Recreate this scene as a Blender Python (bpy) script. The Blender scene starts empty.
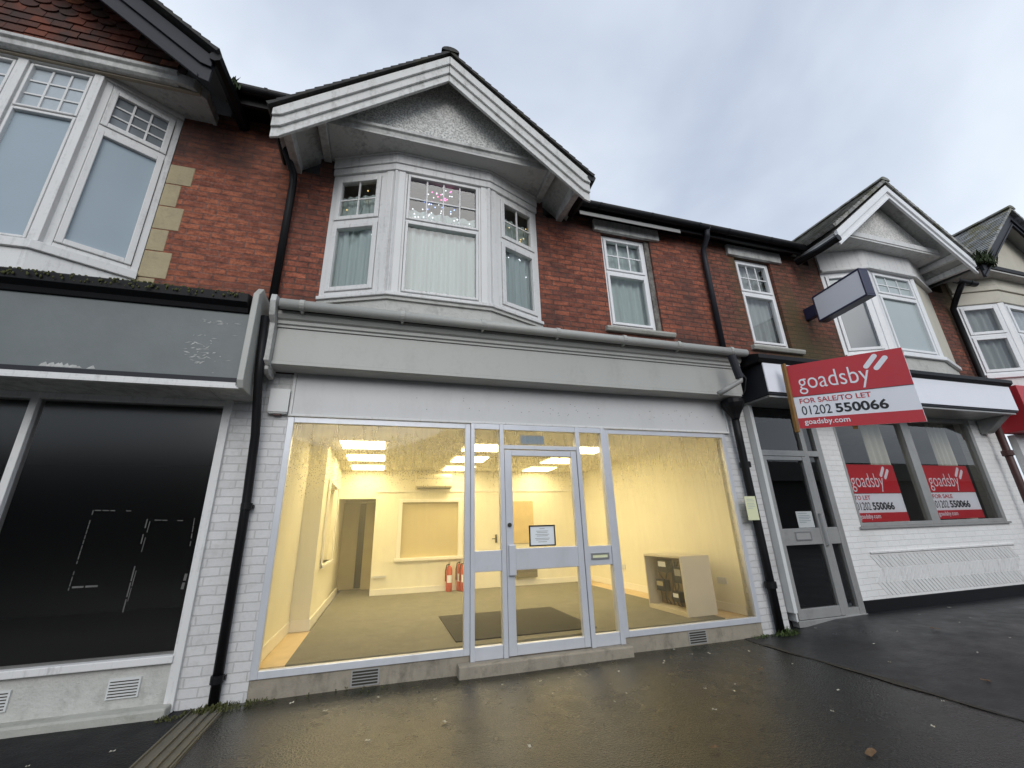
import bpy, bmesh, math, random
from mathutils import Vector, Matrix
R = random.Random(7)
S = bpy.context.scene
COL = S.collection
rad = math.radians

# ---------------------------------------------------------------- camera, sky, sun, exposure
cam_d = bpy.data.cameras.new('camera')
cam = bpy.data.objects.new('camera', cam_d); COL.objects.link(cam)
cam_d.sensor_width = 36; cam_d.lens = 14.742; cam_d.clip_start = 0.05; cam_d.clip_end = 2000
_a, _b, _c = rad(-16.886), rad(109.107), rad(-1.789)
cam.matrix_world = Matrix.Translation((0, -4.6, 1.28)) @ (Matrix.Rotation(_a, 4, 'Z') @ Matrix.Rotation(_b, 4, 'X') @ Matrix.Rotation(_c, 4, 'Z'))
S.camera = cam
S.render.resolution_x = 1024; S.render.resolution_y = 768
S.view_settings.view_transform = 'Standard'
S.view_settings.look = 'None'; S.view_settings.gamma = 1; S.view_settings.use_curve_mapping = False
S.view_settings.exposure = 0.45

SUN_EL, SUN_AZ = rad(30), rad(184)
W = bpy.data.worlds.new('World'); S.world = W; W.use_nodes = True
wn, wl = W.node_tree.nodes, W.node_tree.links
wn.clear()
out = wn.new('ShaderNodeOutputWorld'); bg = wn.new('ShaderNodeBackground'); bg.inputs[1].default_value = 0.1
sky = wn.new('ShaderNodeTexSky'); sky.sky_type = 'NISHITA'; sky.sun_disc = False
sky.sun_elevation = SUN_EL; sky.sun_rotation = SUN_AZ
tc = wn.new('ShaderNodeTexCoord'); sep = wn.new('ShaderNodeSeparateXYZ'); wl.new(tc.outputs['Generated'], sep.inputs[0])
ad = wn.new('ShaderNodeMath'); ad.operation = 'ADD'; ad.inputs[1].default_value = 0.35; wl.new(sep.outputs[2], ad.inputs[0])
mx = wn.new('ShaderNodeMath'); mx.operation = 'MAXIMUM'; mx.inputs[1].default_value = 0.12; wl.new(ad.outputs[0], mx.inputs[0])
dv = wn.new('ShaderNodeVectorMath'); dv.operation = 'DIVIDE'
cb = wn.new('ShaderNodeCombineXYZ')
for i in range(3): wl.new(mx.outputs[0], cb.inputs[i])
wl.new(tc.outputs['Generated'], dv.inputs[0]); wl.new(cb.outputs[0], dv.inputs[1])
n1 = wn.new('ShaderNodeTexNoise'); n1.inputs['Scale'].default_value = 1.5; n1.inputs['Detail'].default_value = 5; n1.inputs['Roughness'].default_value = 0.5
n1.inputs['Distortion'].default_value = 0.3
mp = wn.new('ShaderNodeMapping'); mp.inputs['Location'].default_value = (3.4, 1.9, 0.4); wl.new(dv.outputs[0], mp.inputs[0]); wl.new(mp.outputs[0], n1.inputs['Vector'])
cr = wn.new('ShaderNodeValToRGB'); wl.new(n1.outputs[0], cr.inputs[0])
cr.color_ramp.elements[0].position = 0.30; cr.color_ramp.elements[0].color = (0.47, 0.53, 0.65, 1)
cr.color_ramp.elements[1].position = 0.68; cr.color_ramp.elements[1].color = (0.82, 0.89, 0.97, 1)
sc = wn.new('ShaderNodeVectorMath'); sc.operation = 'SCALE'; sc.inputs['Scale'].default_value = 8.9; wl.new(cr.outputs[0], sc.inputs[0])
mixs = wn.new('ShaderNodeMix'); mixs.data_type = 'RGBA'; mixs.inputs[0].default_value = 0.9
wl.new(sky.outputs[0], mixs.inputs[6]); wl.new(sc.outputs[0], mixs.inputs[7])
wl.new(mixs.outputs[2], bg.inputs[0]); wl.new(bg.outputs[0], out.inputs[0])

sd = bpy.data.lights.new('sun', 'SUN'); sd.energy = 1.0; sd.angle = rad(40); sd.color = (1, 0.97, 0.93)
sun = bpy.data.objects.new('sun', sd); COL.objects.link(sun)
sdir = Vector((math.sin(SUN_AZ) * math.cos(SUN_EL), math.cos(SUN_AZ) * math.cos(SUN_EL), math.sin(SUN_EL)))
sun.rotation_euler = sdir.to_track_quat('Z', 'Y').to_euler()
sun.location = (0, -10, 20)

# ---------------------------------------------------------------- materials
def nt(name):
    m = bpy.data.materials.new(name); m.use_nodes = True
    n = m.node_tree.nodes; l = m.node_tree.links
    return m, n, l, n['Principled BSDF']
def N(n, t, **kw):
    o = n.new(t)
    for k, v in kw.items():
        if k in o.inputs: o.inputs[k].default_value = v
        else: setattr(o, k, v)
    return o
def mixc(n, l, fac, a, b, blend='MIX'):
    m = n.new('ShaderNodeMix'); m.data_type = 'RGBA'; m.blend_type = blend
    for i, v in ((0, fac), (6, a), (7, b)):
        if isinstance(v, (int, float)): m.inputs[i].default_value = v
        elif isinstance(v, tuple): m.inputs[i].default_value = (*v[:3], 1)
        else: l.new(v, m.inputs[i])
    return m.outputs[2]
def ramp(n, l, src, p0, p1, c0=(0, 0, 0), c1=(1, 1, 1)):
    r = n.new('ShaderNodeValToRGB'); l.new(src, r.inputs[0])
    e = r.color_ramp.elements; e[0].position = p0; e[1].position = p1; e[0].color = (*c0, 1); e[1].color = (*c1, 1)
    return r.outputs[0]
def pos(n, l, scale=(1, 1, 1)):
    g = n.new('ShaderNodeNewGeometry'); m = n.new('ShaderNodeMapping'); m.inputs['Scale'].default_value = scale
    l.new(g.outputs['Position'], m.inputs[0]); return m.outputs[0]
def noise(n, l, vec, scale, detail=4, rough=0.55):
    t = n.new('ShaderNodeTexNoise'); t.inputs['Scale'].default_value = scale; t.inputs['Detail'].default_value = detail
    t.inputs['Roughness'].default_value = rough; l.new(vec, t.inputs['Vector']); return t.outputs[0]
def bump(n, l, b, h, strength, dist):
    k = n.new('ShaderNodeBump'); k.inputs['Strength'].default_value = strength; k.inputs['Distance'].default_value = dist
    l.new(h, k.inputs['Height']); l.new(k.outputs[0], b.inputs['Normal']); return k
def pm(name, base, rough=0.55, var=0.12, vs=3.0, bmp=0.0, bs=60, dirt=0.0, dirtc=(0.06, 0.06, 0.05), dscale=(2.2, 2.2, 0.5), dlo=0.5, dhi=0.72, metal=0, spec=0.5):
    m, n, l, b = nt(name); v = pos(n, l)
    f = noise(n, l, v, vs, 5)
    c = mixc(n, l, f, tuple(x * (1 - var) for x in base), tuple(min(1, x * (1 + var)) for x in base))
    if dirt:
        d = noise(n, l, pos(n, l, dscale), 2.0, 7, 0.65)
        d2 = noise(n, l, v, 24.0, 4, 0.7)
        dm = mixc(n, l, 0.35, d, d2)
        f2 = ramp(n, l, dm, dlo, dhi, (0, 0, 0), (dirt,) * 3)
        c = mixc(n, l, f2, c, dirtc)
    l.new(c, b.inputs['Base Color']); b.inputs['Roughness'].default_value = rough; b.inputs['Metallic'].default_value = metal
    b.inputs['Specular IOR Level'].default_value = spec
    if bmp: bump(n, l, b, noise(n, l, v, bs, 5, 0.6), bmp, 0.01)
    return m
def brick_vec(n, l):
    g = n.new('ShaderNodeNewGeometry'); s = n.new('ShaderNodeSeparateXYZ'); l.new(g.outputs['Position'], s.inputs[0])
    a = n.new('ShaderNodeMath'); a.operation = 'ADD'; l.new(s.outputs[0], a.inputs[0]); l.new(s.outputs[1], a.inputs[1])
    c = n.new('ShaderNodeCombineXYZ'); l.new(a.outputs[0], c.inputs[0]); l.new(s.outputs[2], c.inputs[1]); return c.outputs[0]
def brick_mat(name, c1, c2, mortar, bw=0.225, rh=0.075, ms=0.010, soot=0.5, sootc=(0.028, 0.022, 0.02), painted=False, green=0.0):
    m, n, l, b = nt(name); v0 = brick_vec(n, l); p = pos(n, l)
    w = noise(n, l, p, 9, 3); wv = n.new('ShaderNodeVectorMath'); wv.operation = 'SCALE'; wv.inputs['Scale'].default_value = 0.016
    tn = n.new('ShaderNodeTexNoise'); tn.inputs['Scale'].default_value = 9; l.new(p, tn.inputs['Vector'])
    l.new(tn.outputs['Color'], wv.inputs[0]); av = n.new('ShaderNodeVectorMath'); av.operation = 'ADD'; l.new(v0, av.inputs[0]); l.new(wv.outputs[0], av.inputs[1])
    t = n.new('ShaderNodeTexBrick'); l.new(av.outputs[0], t.inputs['Vector'])
    t.inputs['Scale'].default_value = 1; t.inputs['Brick Width'].default_value = bw; t.inputs['Row Height'].default_value = rh
    t.inputs['Mortar Size'].default_value = ms; t.inputs['Mortar Smooth'].default_value = 0.3; t.inputs['Bias'].default_value = -0.1
    t.inputs['Color1'].default_value = (*c1, 1); t.inputs['Color2'].default_value = (*c2, 1); t.inputs['Mortar'].default_value = (*mortar, 1)
    big = noise(n, l, p, 1.3, 6, 0.6); fine = noise(n, l, p, 35, 4, 0.7)
    rowv = noise(n, l, pos(n, l, (5.5, 5.5, 13.3)), 1.3, 3, 0.7)
    if not painted:
        c0 = mixc(n, l, ramp(n, l, rowv, 0.36, 0.64), mixc(n, l, 1.0, t.outputs[0], (0.62, 0.58, 0.60), 'MULTIPLY'), mixc(n, l, 1.0, t.outputs[0], (1.3, 1.38, 1.4), 'MULTIPLY'))
        c = mixc(n, l, 0.8, c0, mixc(n, l, ramp(n, l, fine, 0.3, 0.7), (0.4, 0.4, 0.4), (1.45, 1.45, 1.45)), 'MULTIPLY')
    else: c = mixc(n, l, 0.35, t.outputs[0], mixc(n, l, fine, (0.5, 0.5, 0.5), (1.4, 1.4, 1.4)), 'MULTIPLY')
    c = mixc(n, l, 1.0, c, (1.22, 1.2, 1.18) if not painted else (1.12, 1.12, 1.12), 'MULTIPLY')
    if soot:
        drv = mixc(n, l, 0.3, big, fine)
        if not painted:
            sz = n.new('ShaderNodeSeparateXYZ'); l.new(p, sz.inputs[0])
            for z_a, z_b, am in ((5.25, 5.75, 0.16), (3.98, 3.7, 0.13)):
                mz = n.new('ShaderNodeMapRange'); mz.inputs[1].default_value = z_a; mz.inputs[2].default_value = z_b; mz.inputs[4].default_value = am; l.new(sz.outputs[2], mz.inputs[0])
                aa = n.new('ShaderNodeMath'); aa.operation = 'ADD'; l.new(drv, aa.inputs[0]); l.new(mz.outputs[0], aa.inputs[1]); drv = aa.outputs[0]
        s = ramp(n, l, drv, 0.5, 0.68, (0, 0, 0), (soot,) * 3); c = mixc(n, l, s, c, sootc)
    if green:
        gg = ramp(n, l, noise(n, l, pos(n, l, (1.2, 1.2, 0.4)), 1.1, 5, 0.6), 0.44, 0.62, (0, 0, 0), (green,) * 3); c = mixc(n, l, gg, c, (0.075, 0.06, 0.022))
    l.new(c, b.inputs['Base Color']); b.inputs['Roughness'].default_value = 0.5 if painted else 0.85
    iv = n.new('ShaderNodeMath'); iv.operation = 'MULTIPLY_ADD'; iv.inputs[1].default_value = -1.0; iv.inputs[2].default_value = 1.0; l.new(t.outputs['Fac'], iv.inputs[0])
    hh = mixc(n, l, 0.25, iv.outputs[0], fine)
    bump(n, l, b, hh, 0.55 if painted else 0.8, 0.012)
    return m
def glass_mat(name, refl=1.0, tint=(1, 1, 1), cond=False, rough=0.0):
    m = bpy.data.materials.new(name); m.use_nodes = True; n = m.node_tree.nodes; l = m.node_tree.links; n.clear()
    o = n.new('ShaderNodeOutputMaterial'); tr = n.new('ShaderNodeBsdfTransparent'); tr.inputs[0].default_value = (*tint, 1)
    gl = n.new('ShaderNodeBsdfGlossy'); gl.inputs['Roughness'].default_value = rough
    fr = n.new('ShaderNodeFresnel'); fr.inputs[0].default_value = 1.5
    mu = n.new('ShaderNodeMath'); mu.operation = 'MULTIPLY'; mu.use_clamp = True; mu.inputs[1].default_value = 1.8 * refl; l.new(fr.outputs[0], mu.inputs[0])
    ms = n.new('ShaderNodeMixShader'); l.new(mu.outputs[0], ms.inputs[0]); l.new(tr.outputs[0], ms.inputs[1]); l.new(gl.outputs[0], ms.inputs[2])
    last = ms.outputs[0]
    if cond:   # a thin misting over the whole pane, streaky and heavier towards the top
        pz = pos(n, l); s0 = n.new('ShaderNodeSeparateXYZ'); l.new(pz, s0.inputs[0])
        mz = n.new('ShaderNodeMapRange'); mz.inputs[1].default_value = 0.3; mz.inputs[2].default_value = 2.2; mz.inputs[3].default_value = 0.02; mz.inputs[4].default_value = 0.30; l.new(s0.outputs[2], mz.inputs[0])
        st = ramp(n, l, noise(n, l, pos(n, l, (9, 9, 0.7)), 2.0, 5, 0.65), 0.25, 0.75, (0.75,) * 3, (1.2,) * 3)
        mf = n.new('ShaderNodeMath'); mf.operation = 'MULTIPLY'; l.new(mz.outputs[0], mf.inputs[0]); l.new(st, mf.inputs[1])
        tl0 = n.new('ShaderNodeBsdfTranslucent'); tl0.inputs[0].default_value = (0.9, 0.9, 0.88, 1)
        mh = n.new('ShaderNodeMixShader'); l.new(mf.outputs[0], mh.inputs[0]); l.new(last, mh.inputs[1]); l.new(tl0.outputs[0], mh.inputs[2]); last = mh.outputs[0]
    if cond:   # condensation: beads that gather in the upper part of the pane and run down
        p = pos(n, l); vo = n.new('ShaderNodeTexVoronoi'); vo.inputs['Scale'].default_value = 105
        pp = pos(n, l, (1, 1, 0.62)); l.new(pp, vo.inputs['Vector'])
        drop = ramp(n, l, vo.outputs['Distance'], 0.30, 0.48, (1, 1, 1), (0, 0, 0))
        s = n.new('ShaderNodeSeparateXYZ'); l.new(p, s.inputs[0])
        zz = n.new('ShaderNodeMapRange'); zz.inputs[1].default_value = 1.2; zz.inputs[2].default_value = 2.0; l.new(s.outputs[2], zz.inputs[0])
        zf = n.new('ShaderNodeMapRange'); zf.inputs[1].default_value = 2.36; zf.inputs[2].default_value = 2.16; zf.inputs[3].default_value = 0.25; l.new(s.outputs[2], zf.inputs[0])
        zm = n.new('ShaderNodeMath'); zm.operation = 'MULTIPLY'; l.new(zz.outputs[0], zm.inputs[0]); l.new(zf.outputs[0], zm.inputs[1])
        run = noise(n, l, pos(n, l, (7, 7, 0.8)), 1.6, 4, 0.6); big = noise(n, l, p, 1.1, 3, 0.5)
        a = n.new('ShaderNodeMath'); a.operation = 'MULTIPLY'; l.new(zm.outputs[0], a.inputs[0]); l.new(big, a.inputs[1])
        a2 = n.new('ShaderNodeMath'); a2.operation = 'MULTIPLY'; l.new(a.outputs[0], a2.inputs[0]); l.new(run, a2.inputs[1])
        msk = ramp(n, l, a2.outputs[0], 0.10, 0.27)
        f = n.new('ShaderNodeMath'); f.operation = 'MULTIPLY'; l.new(msk, f.inputs[0]); l.new(drop, f.inputs[1])
        vcol = ramp(n, l, vo.outputs['Color'], 0.0, 0.7, (0.50, 0.46, 0.33), (1, 0.99, 0.94))
        t2 = n.new('ShaderNodeBsdfTransparent'); l.new(vcol, t2.inputs[0])
        g2 = n.new('ShaderNodeBsdfTranslucent'); g2.inputs[0].default_value = (0.8, 0.8, 0.8, 1)
        mm = n.new('ShaderNodeMixShader'); mm.inputs[0].default_value = 0.25; l.new(t2.outputs[0], mm.inputs[1]); l.new(g2.outputs[0], mm.inputs[2])
        m3 = n.new('ShaderNodeMixShader'); l.new(f.outputs[0], m3.inputs[0]); l.new(last, m3.inputs[1]); l.new(mm.outputs[0], m3.inputs[2]); last = m3.outputs[0]
    l.new(last, o.inputs[0]); return m
def emit_mat(name, col, st):
    m = bpy.data.materials.new(name); m.use_nodes = True; n = m.node_tree.nodes; l = m.node_tree.links; n.clear()
    o = n.new('ShaderNodeOutputMaterial'); e = n.new('ShaderNodeEmission'); e.inputs[0].default_value = (*col, 1); e.inputs[1].default_value = st
    l.new(e.outputs[0], o.inputs[0]); return m
def asphalt_mat(name, base, rlo, rhi, moss=0.0, brown=0.0, spec=0.5, bst=0.85):
    m, n, l, b = nt(name); p = pos(n, l)
    big = noise(n, l, p, 0.9, 6, 0.62); mid = noise(n, l, p, 6, 5, 0.6); fine = noise(n, l, p, 70, 4, 0.75)
    vo = n.new('ShaderNodeTexVoronoi'); vo.inputs['Scale'].default_value = 62; l.new(p, vo.inputs['Vector'])
    c = mixc(n, l, fine, tuple(x * 0.45 for x in base), tuple(x * 1.6 for x in base))
    sp = ramp(n, l, noise(n, l, p, 300, 2, 0.5), 0.66, 0.74, (0, 0, 0), (0.5,) * 3); c = mixc(n, l, sp, c, (0.16, 0.15, 0.13))
    c = mixc(n, l, ramp(n, l, big, 0.35, 0.7, (0, 0, 0), (0.55,) * 3), c, tuple(x * 0.5 for x in base))
    if brown:
        c = mixc(n, l, ramp(n, l, mid, 0.5, 0.75, (0, 0, 0), (brown,) * 3), c, (0.07, 0.055, 0.03))
    if moss:
        s = n.new('ShaderNodeSeparateXYZ'); l.new(p, s.inputs[0])
        mr = n.new('ShaderNodeMapRange'); mr.inputs[1].default_value = -0.75; mr.inputs[2].default_value = -0.02; l.new(s.outputs[1], mr.inputs[0])
        mm = n.new('ShaderNodeMath'); mm.operation = 'MULTIPLY'; l.new(mr.outputs[0], mm.inputs[0]); l.new(noise(n, l, p, 3.5, 6, 0.7), mm.inputs[1])
        c = mixc(n, l, ramp(n, l, mm.outputs[0], 0.12, 0.5, (0, 0, 0), (moss,) * 3), c, (0.016, 0.019, 0.006))
    l.new(c, b.inputs['Base Color'])
    rr = n.new('ShaderNodeMapRange'); rr.inputs[1].default_value = 0.35; rr.inputs[2].default_value = 0.65; rr.inputs[3].default_value = rlo; rr.inputs[4].default_value = rhi
    l.new(mixc(n, l, 0.4, big, mid), rr.inputs[0]); l.new(rr.outputs[0], b.inputs['Roughness'])
    hh = mixc(n, l, 0.5, fine, vo.outputs['Distance']); hh = mixc(n, l, 0.08, hh, mid)
    bump(n, l, b, hh, bst, 0.010); b.inputs['Specular IOR Level'].default_value = spec
    return m
def tile_mat(name, c1, c2, c3, w=0.17, h=0.1, moss=0.0, mossc=(0.10, 0.10, 0.02)):
    m, n, l, b = nt(name); g = n.new('ShaderNodeNewGeometry'); s = n.new('ShaderNodeSeparateXYZ'); l.new(g.outputs['Position'], s.inputs[0]); c = n.new('ShaderNodeCombineXYZ')
    a = n.new('ShaderNodeMath'); a.operation = 'MULTIPLY'; a.inputs[1].default_value = 0.31; l.new(s.outputs[0], a.inputs[0])
    a2 = n.new('ShaderNodeMath'); a2.operation = 'ADD'; l.new(s.outputs[1], a2.inputs[0]); l.new(a.outputs[0], a2.inputs[1])
    l.new(a2.outputs[0], c.inputs[0]); l.new(s.outputs[2], c.inputs[1])
    t = n.new('ShaderNodeTexBrick'); l.new(c.outputs[0], t.inputs['Vector']); t.inputs['Scale'].default_value = 1
    t.inputs['Brick Width'].default_value = w; t.inputs['Row Height'].default_value = h; t.inputs['Mortar Size'].default_value = 0.004
    t.inputs['Color1'].default_value = (*c1, 1); t.inputs['Color2'].default_value = (*c2, 1); t.inputs['Mortar'].default_value = (*[x * 0.3 for x in c1], 1)
    p = pos(n, l); f = noise(n, l, p, 7, 6, 0.7); f2 = noise(n, l, p, 60, 4, 0.7)
    cc = mixc(n, l, ramp(n, l, f, 0.45, 0.65), t.outputs[0], c3); cc = mixc(n, l, 0.4, cc, mixc(n, l, f2, (0.3, 0.3, 0.3), (1.5, 1.5, 1.5)), 'MULTIPLY')
    if moss: cc = mixc(n, l, ramp(n, l, noise(n, l, p, 4.2, 6, 0.75), 0.48, 0.6, (0, 0, 0), (moss,) * 3), cc, mossc)
    l.new(cc, b.inputs['Base Color']); b.inputs['Roughness'].default_value = 0.75; bump(n, l, b, mixc(n, l, 0.6, t.outputs['Fac'], f2), 0.6, 0.01)
    return m
def tile_random_mat(name, cols):
    m, n, l, b = nt(name); g = n.new('ShaderNodeNewGeometry')
    r = n.new('ShaderNodeValToRGB'); l.new(g.outputs['Random Per Island'], r.inputs[0]); r.color_ramp.interpolation = 'CONSTANT'
    e = r.color_ramp.elements
    while len(e) < len(cols): e.new(0.5)
    for i, (p_, c_) in enumerate(cols): e[i].position = p_; e[i].color = (*c_, 1)
    f2 = noise(n, l, pos(n, l), 30, 5, 0.7); f3 = noise(n, l, pos(n, l), 3.5, 4, 0.6)
    cc = mixc(n, l, 0.7, r.outputs[0], mixc(n, l, f2, (0.35, 0.35, 0.35), (1.6, 1.55, 1.5)), 'MULTIPLY')
    cc = mixc(n, l, ramp(n, l, f3, 0.48, 0.66, (0, 0, 0), (0.75,) * 3), cc, (0.03, 0.025, 0.022))
    l.new(cc, b.inputs['Base Color']); b.inputs['Roughness'].default_value = 0.8; bump(n, l, b, f2, 0.4, 0.006); return m
def roughcast_mat(name, lo, hi, dark, amt, scale=55):
    m, n, l, b = nt(name); p = pos(n, l); vo = n.new('ShaderNodeTexVoronoi'); vo.inputs['Scale'].default_value = scale; l.new(p, vo.inputs['Vector'])
    f = noise(n, l, p, scale * 0.8, 4, 0.7); st = noise(n, l, p, 2.2, 6, 0.65)
    c = mixc(n, l, ramp(n, l, mixc(n, l, 0.5, vo.outputs['Distance'], f), 0.25, 0.6), lo, hi)
    c = mixc(n, l, ramp(n, l, f, 0.52, 0.68, (0, 0, 0), (amt,) * 3), c, dark)
    c = mixc(n, l, ramp(n, l, st, 0.5, 0.75, (0, 0, 0), (amt * 0.6,) * 3), c, dark)
    l.new(c, b.inputs['Base Color']); b.inputs['Roughness'].default_value = 0.9; bump(n, l, b, mixc(n, l, 0.5, vo.outputs['Distance'], f), 1.0, 0.02); return m
def curtain_mat(name, col):
    m = bpy.data.materials.new(name); m.use_nodes = True; n = m.node_tree.nodes; l = m.node_tree.links; n.clear()
    o = n.new('ShaderNodeOutputMaterial'); d = n.new('ShaderNodeBsdfDiffuse'); t = n.new('ShaderNodeBsdfTranslucent'); x = n.new('ShaderNodeMixShader'); x.inputs[0].default_value = 0.3
    f = noise(n, l, pos(n, l, (6, 6, 0.3)), 2.5, 4); c = mixc(n, l, f, tuple(v * 0.75 for v in col), tuple(min(1, v * 1.2) for v in col))
    l.new(c, d.inputs[0]); l.new(c, t.inputs[0]); l.new(d.outputs[0], x.inputs[1]); l.new(t.outputs[0], x.inputs[2]); l.new(x.outputs[0], o.inputs[0]); return m

M = {}
M['brick_a'] = brick_mat('brick orange red', (0.28, 0.085, 0.042), (0.16, 0.047, 0.028), (0.16, 0.07, 0.05), soot=0.75)
M['brick_b'] = brick_mat('brick dark red', (0.27, 0.078, 0.041), (0.12, 0.038, 0.026), (0.11, 0.052, 0.038), soot=0.8)
M['brick_c'] = brick_mat('brick brown red', (0.20, 0.062, 0.036), (0.11, 0.04, 0.028), (0.075, 0.042, 0.03), soot=0.7, green=0.8)
M['white_brick'] = brick_mat('white painted brick', (0.60, 0.60, 0.60), (0.53, 0.53, 0.53), (0.46, 0.46, 0.455), ms=0.006, soot=0.6, sootc=(0.22, 0.21, 0.18), painted=True)
M['white_brick_fresh'] = brick_mat('freshly white painted brick', (0.72, 0.72, 0.71), (0.69, 0.69, 0.68), (0.64, 0.64, 0.63), ms=0.006, soot=0.25, sootc=(0.35, 0.34, 0.31), painted=True)
M['stone'] = pm('quoin stone', (0.38, 0.32, 0.2), 0.9, 0.25, 5, 0.5, 40, dirt=0.45, dirtc=(0.12, 0.11, 0.08))
M['white'] = pm('weathered white paint', (0.68, 0.68, 0.67), 0.5, 0.08, 3, 0.12, 50, dirt=0.5, dirtc=(0.2, 0.2, 0.19), dscale=(9, 9, 0.6), dlo=0.52, dhi=0.7)
M['dirty_white'] = pm('dirty grey white paint', (0.52, 0.52, 0.50), 0.6, 0.12, 3, 0.15, 40, dirt=0.75, dirtc=(0.15, 0.15, 0.14), dscale=(4, 4, 1.2), dlo=0.45, dhi=0.68)
M['barge'] = pm('pale grey barge paint', (0.62, 0.62, 0.60), 0.5, 0.08, 2, 0.1, 60, dirt=0.65, dirtc=(0.2, 0.2, 0.18), dscale=(5, 5, 1.5), dlo=0.49, dhi=0.68)
M['upvc'] = pm('white upvc', (0.80, 0.81, 0.82), 0.3, 0.04, 2, dirt=0.25, dirtc=(0.35, 0.35, 0.33))
M['fascia'] = pm('grey green fascia paint', (0.41, 0.415, 0.39), 0.45, 0.05, 2, 0.06, 30, dirt=0.4, dirtc=(0.27, 0.27, 0.24), dscale=(2.5, 2.5, 0.9))
M['panel'] = pm('off white sign panel', (0.57, 0.575, 0.575), 0.4, 0.04, 2, 0.05, 25, dirt=0.35, dirtc=(0.42, 0.42, 0.4))
M['alu'] = pm('silver aluminium', (0.60, 0.62, 0.66), 0.34, 0.08, 4, dirt=0.25, dirtc=(0.35, 0.34, 0.32), metal=0.25)
M['alu_grey'] = pm('dull grey aluminium', (0.36, 0.36, 0.35), 0.4, 0.15, 5, dirt=0.45, dirtc=(0.16, 0.15, 0.13), metal=0.35)
M['black'] = pm('black gloss paint', (0.007, 0.007, 0.008), 0.45, 0.3, 4, 0.1, 30, spec=0.22)
M['charcoal'] = pm('charcoal paint', (0.020, 0.021, 0.027), 0.5, 0.2, 4, 0.08, 40, spec=0.25)
M['dark_wood'] = pm('dark stained soffit', (0.05, 0.048, 0.045), 0.7, 0.3, 6, 0.2, 30)  # near-black wood for the left verge soffits
M['soffit'] = pm('grey soffit paint', (0.50, 0.50, 0.48), 0.7, 0.15, 3, 0.15, 30, dirt=0.75, dirtc=(0.09, 0.09, 0.085), dscale=(1.5, 1.5, 1.5))
M['grey_fascia'] = pm('weathered grey fascia board', (0.135, 0.155, 0.155), 0.5, 0.15, 5, 0.1, 30, dirt=0.3, dirtc=(0.19, 0.2, 0.2), dscale=(2, 2, 2))
M['opposite'] = pm('grey brown far walls', (0.09, 0.088, 0.085), 0.9, 0.6, 0.6); M['tape'] = pm('grubby tape', (0.22, 0.22, 0.22), 0.8, 0.5, 14); M['reveal'] = pm('sooty grey reveal', (0.24, 0.23, 0.21), 0.9, 0.3, 9, 0.5, 50, dirt=0.8, dirtc=(0.05, 0.045, 0.04), dscale=(4, 4, 3), dlo=0.42, dhi=0.6); M['concrete'] = pm('stained concrete', (0.30, 0.265, 0.21), 0.85, 0.25, 9, 0.5, 70, dirt=0.7, dirtc=(0.06, 0.055, 0.04), dscale=(3, 3, 2))
M['render'] = pm('dirty white render', (0.50, 0.50, 0.47), 0.85, 0.15, 8, 0.8, 35, dirt=0.6, dirtc=(0.2, 0.2, 0.18), dscale=(3, 3, 2))
M['kerbstone'] = pm('pale worn concrete step', (0.40, 0.40, 0.36), 0.8, 0.2, 6, 0.4, 60, dirt=0.6, dirtc=(0.12, 0.12, 0.09), dscale=(2, 2, 2))
M['roughcast'] = roughcast_mat('grey roughcast', (0.26, 0.26, 0.25), (0.74, 0.74, 0.71), (0.09, 0.09, 0.088), 0.7, 42)
M['roughcast_white'] = roughcast_mat('white roughcast', (0.45, 0.45, 0.43), (0.76, 0.75, 0.72), (0.18, 0.18, 0.17), 0.5, 34)
M['slate'] = tile_mat('mossy grey slates', (0.44, 0.43, 0.41), (0.20, 0.20, 0.19), (0.13, 0.13, 0.12), 0.25, 0.10, 0.65, (0.085, 0.085, 0.022))
M['slate_pale'] = tile_mat('pale worn slates', (0.42, 0.43, 0.44), (0.22, 0.23, 0.24), (0.12, 0.12, 0.11), 0.28, 0.11, 0.7, (0.17, 0.15, 0.035))
M['slate_dark'] = tile_mat('dark roof tiles', (0.025, 0.024, 0.023), (0.035, 0.032, 0.03), (0.018, 0.018, 0.017), 0.2, 0.1, 0.2)
M['clay'] = tile_random_mat('clay hanging tiles', [(0, (0.11, 0.032, 0.018)), (0.3, (0.15, 0.042, 0.022)), (0.55, (0.085, 0.03, 0.02)), (0.8, (0.06, 0.026, 0.02)), (0.93, (0.30, 0.10, 0.04))])
M['asphalt_a'] = asphalt_mat('dark smooth asphalt', (0.010, 0.010, 0.011), 0.5, 0.75, spec=0.25)
M['asphalt_b'] = asphalt_mat('wet asphalt', (0.0125, 0.0112, 0.0085), 0.12, 0.36, moss=0.7, brown=0.1, spec=0.65, bst=0.6)
M['asphalt_c'] = asphalt_mat('grey asphalt', (0.019, 0.019, 0.020), 0.26, 0.55, spec=0.45, bst=0.6)
M['road'] = asphalt_mat('road asphalt', (0.05, 0.05, 0.05), 0.4, 0.7)
M['seam'] = pm('brown silted joint', (0.030, 0.025, 0.018), 0.7, 0.5, 14, 0.6, 80)
M['glass'] = glass_mat('window glass'); M['glass_cond'] = glass_mat('shop glass with condensation', 0.8, cond=True)
M['glass_dark'] = glass_mat('dark shop glass', 0.75, rough=0.16); M['glass_soft'] = glass_mat('shop glass', 0.85)
M['frost'] = pm('frosted blue grey film', (0.33, 0.40, 0.45), 0.25, 0.06, 2, 0, spec=0.3)
M['frost_light'] = pm('patterned pale film', (0.42, 0.47, 0.50), 0.2, 0.12, 40)
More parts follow.
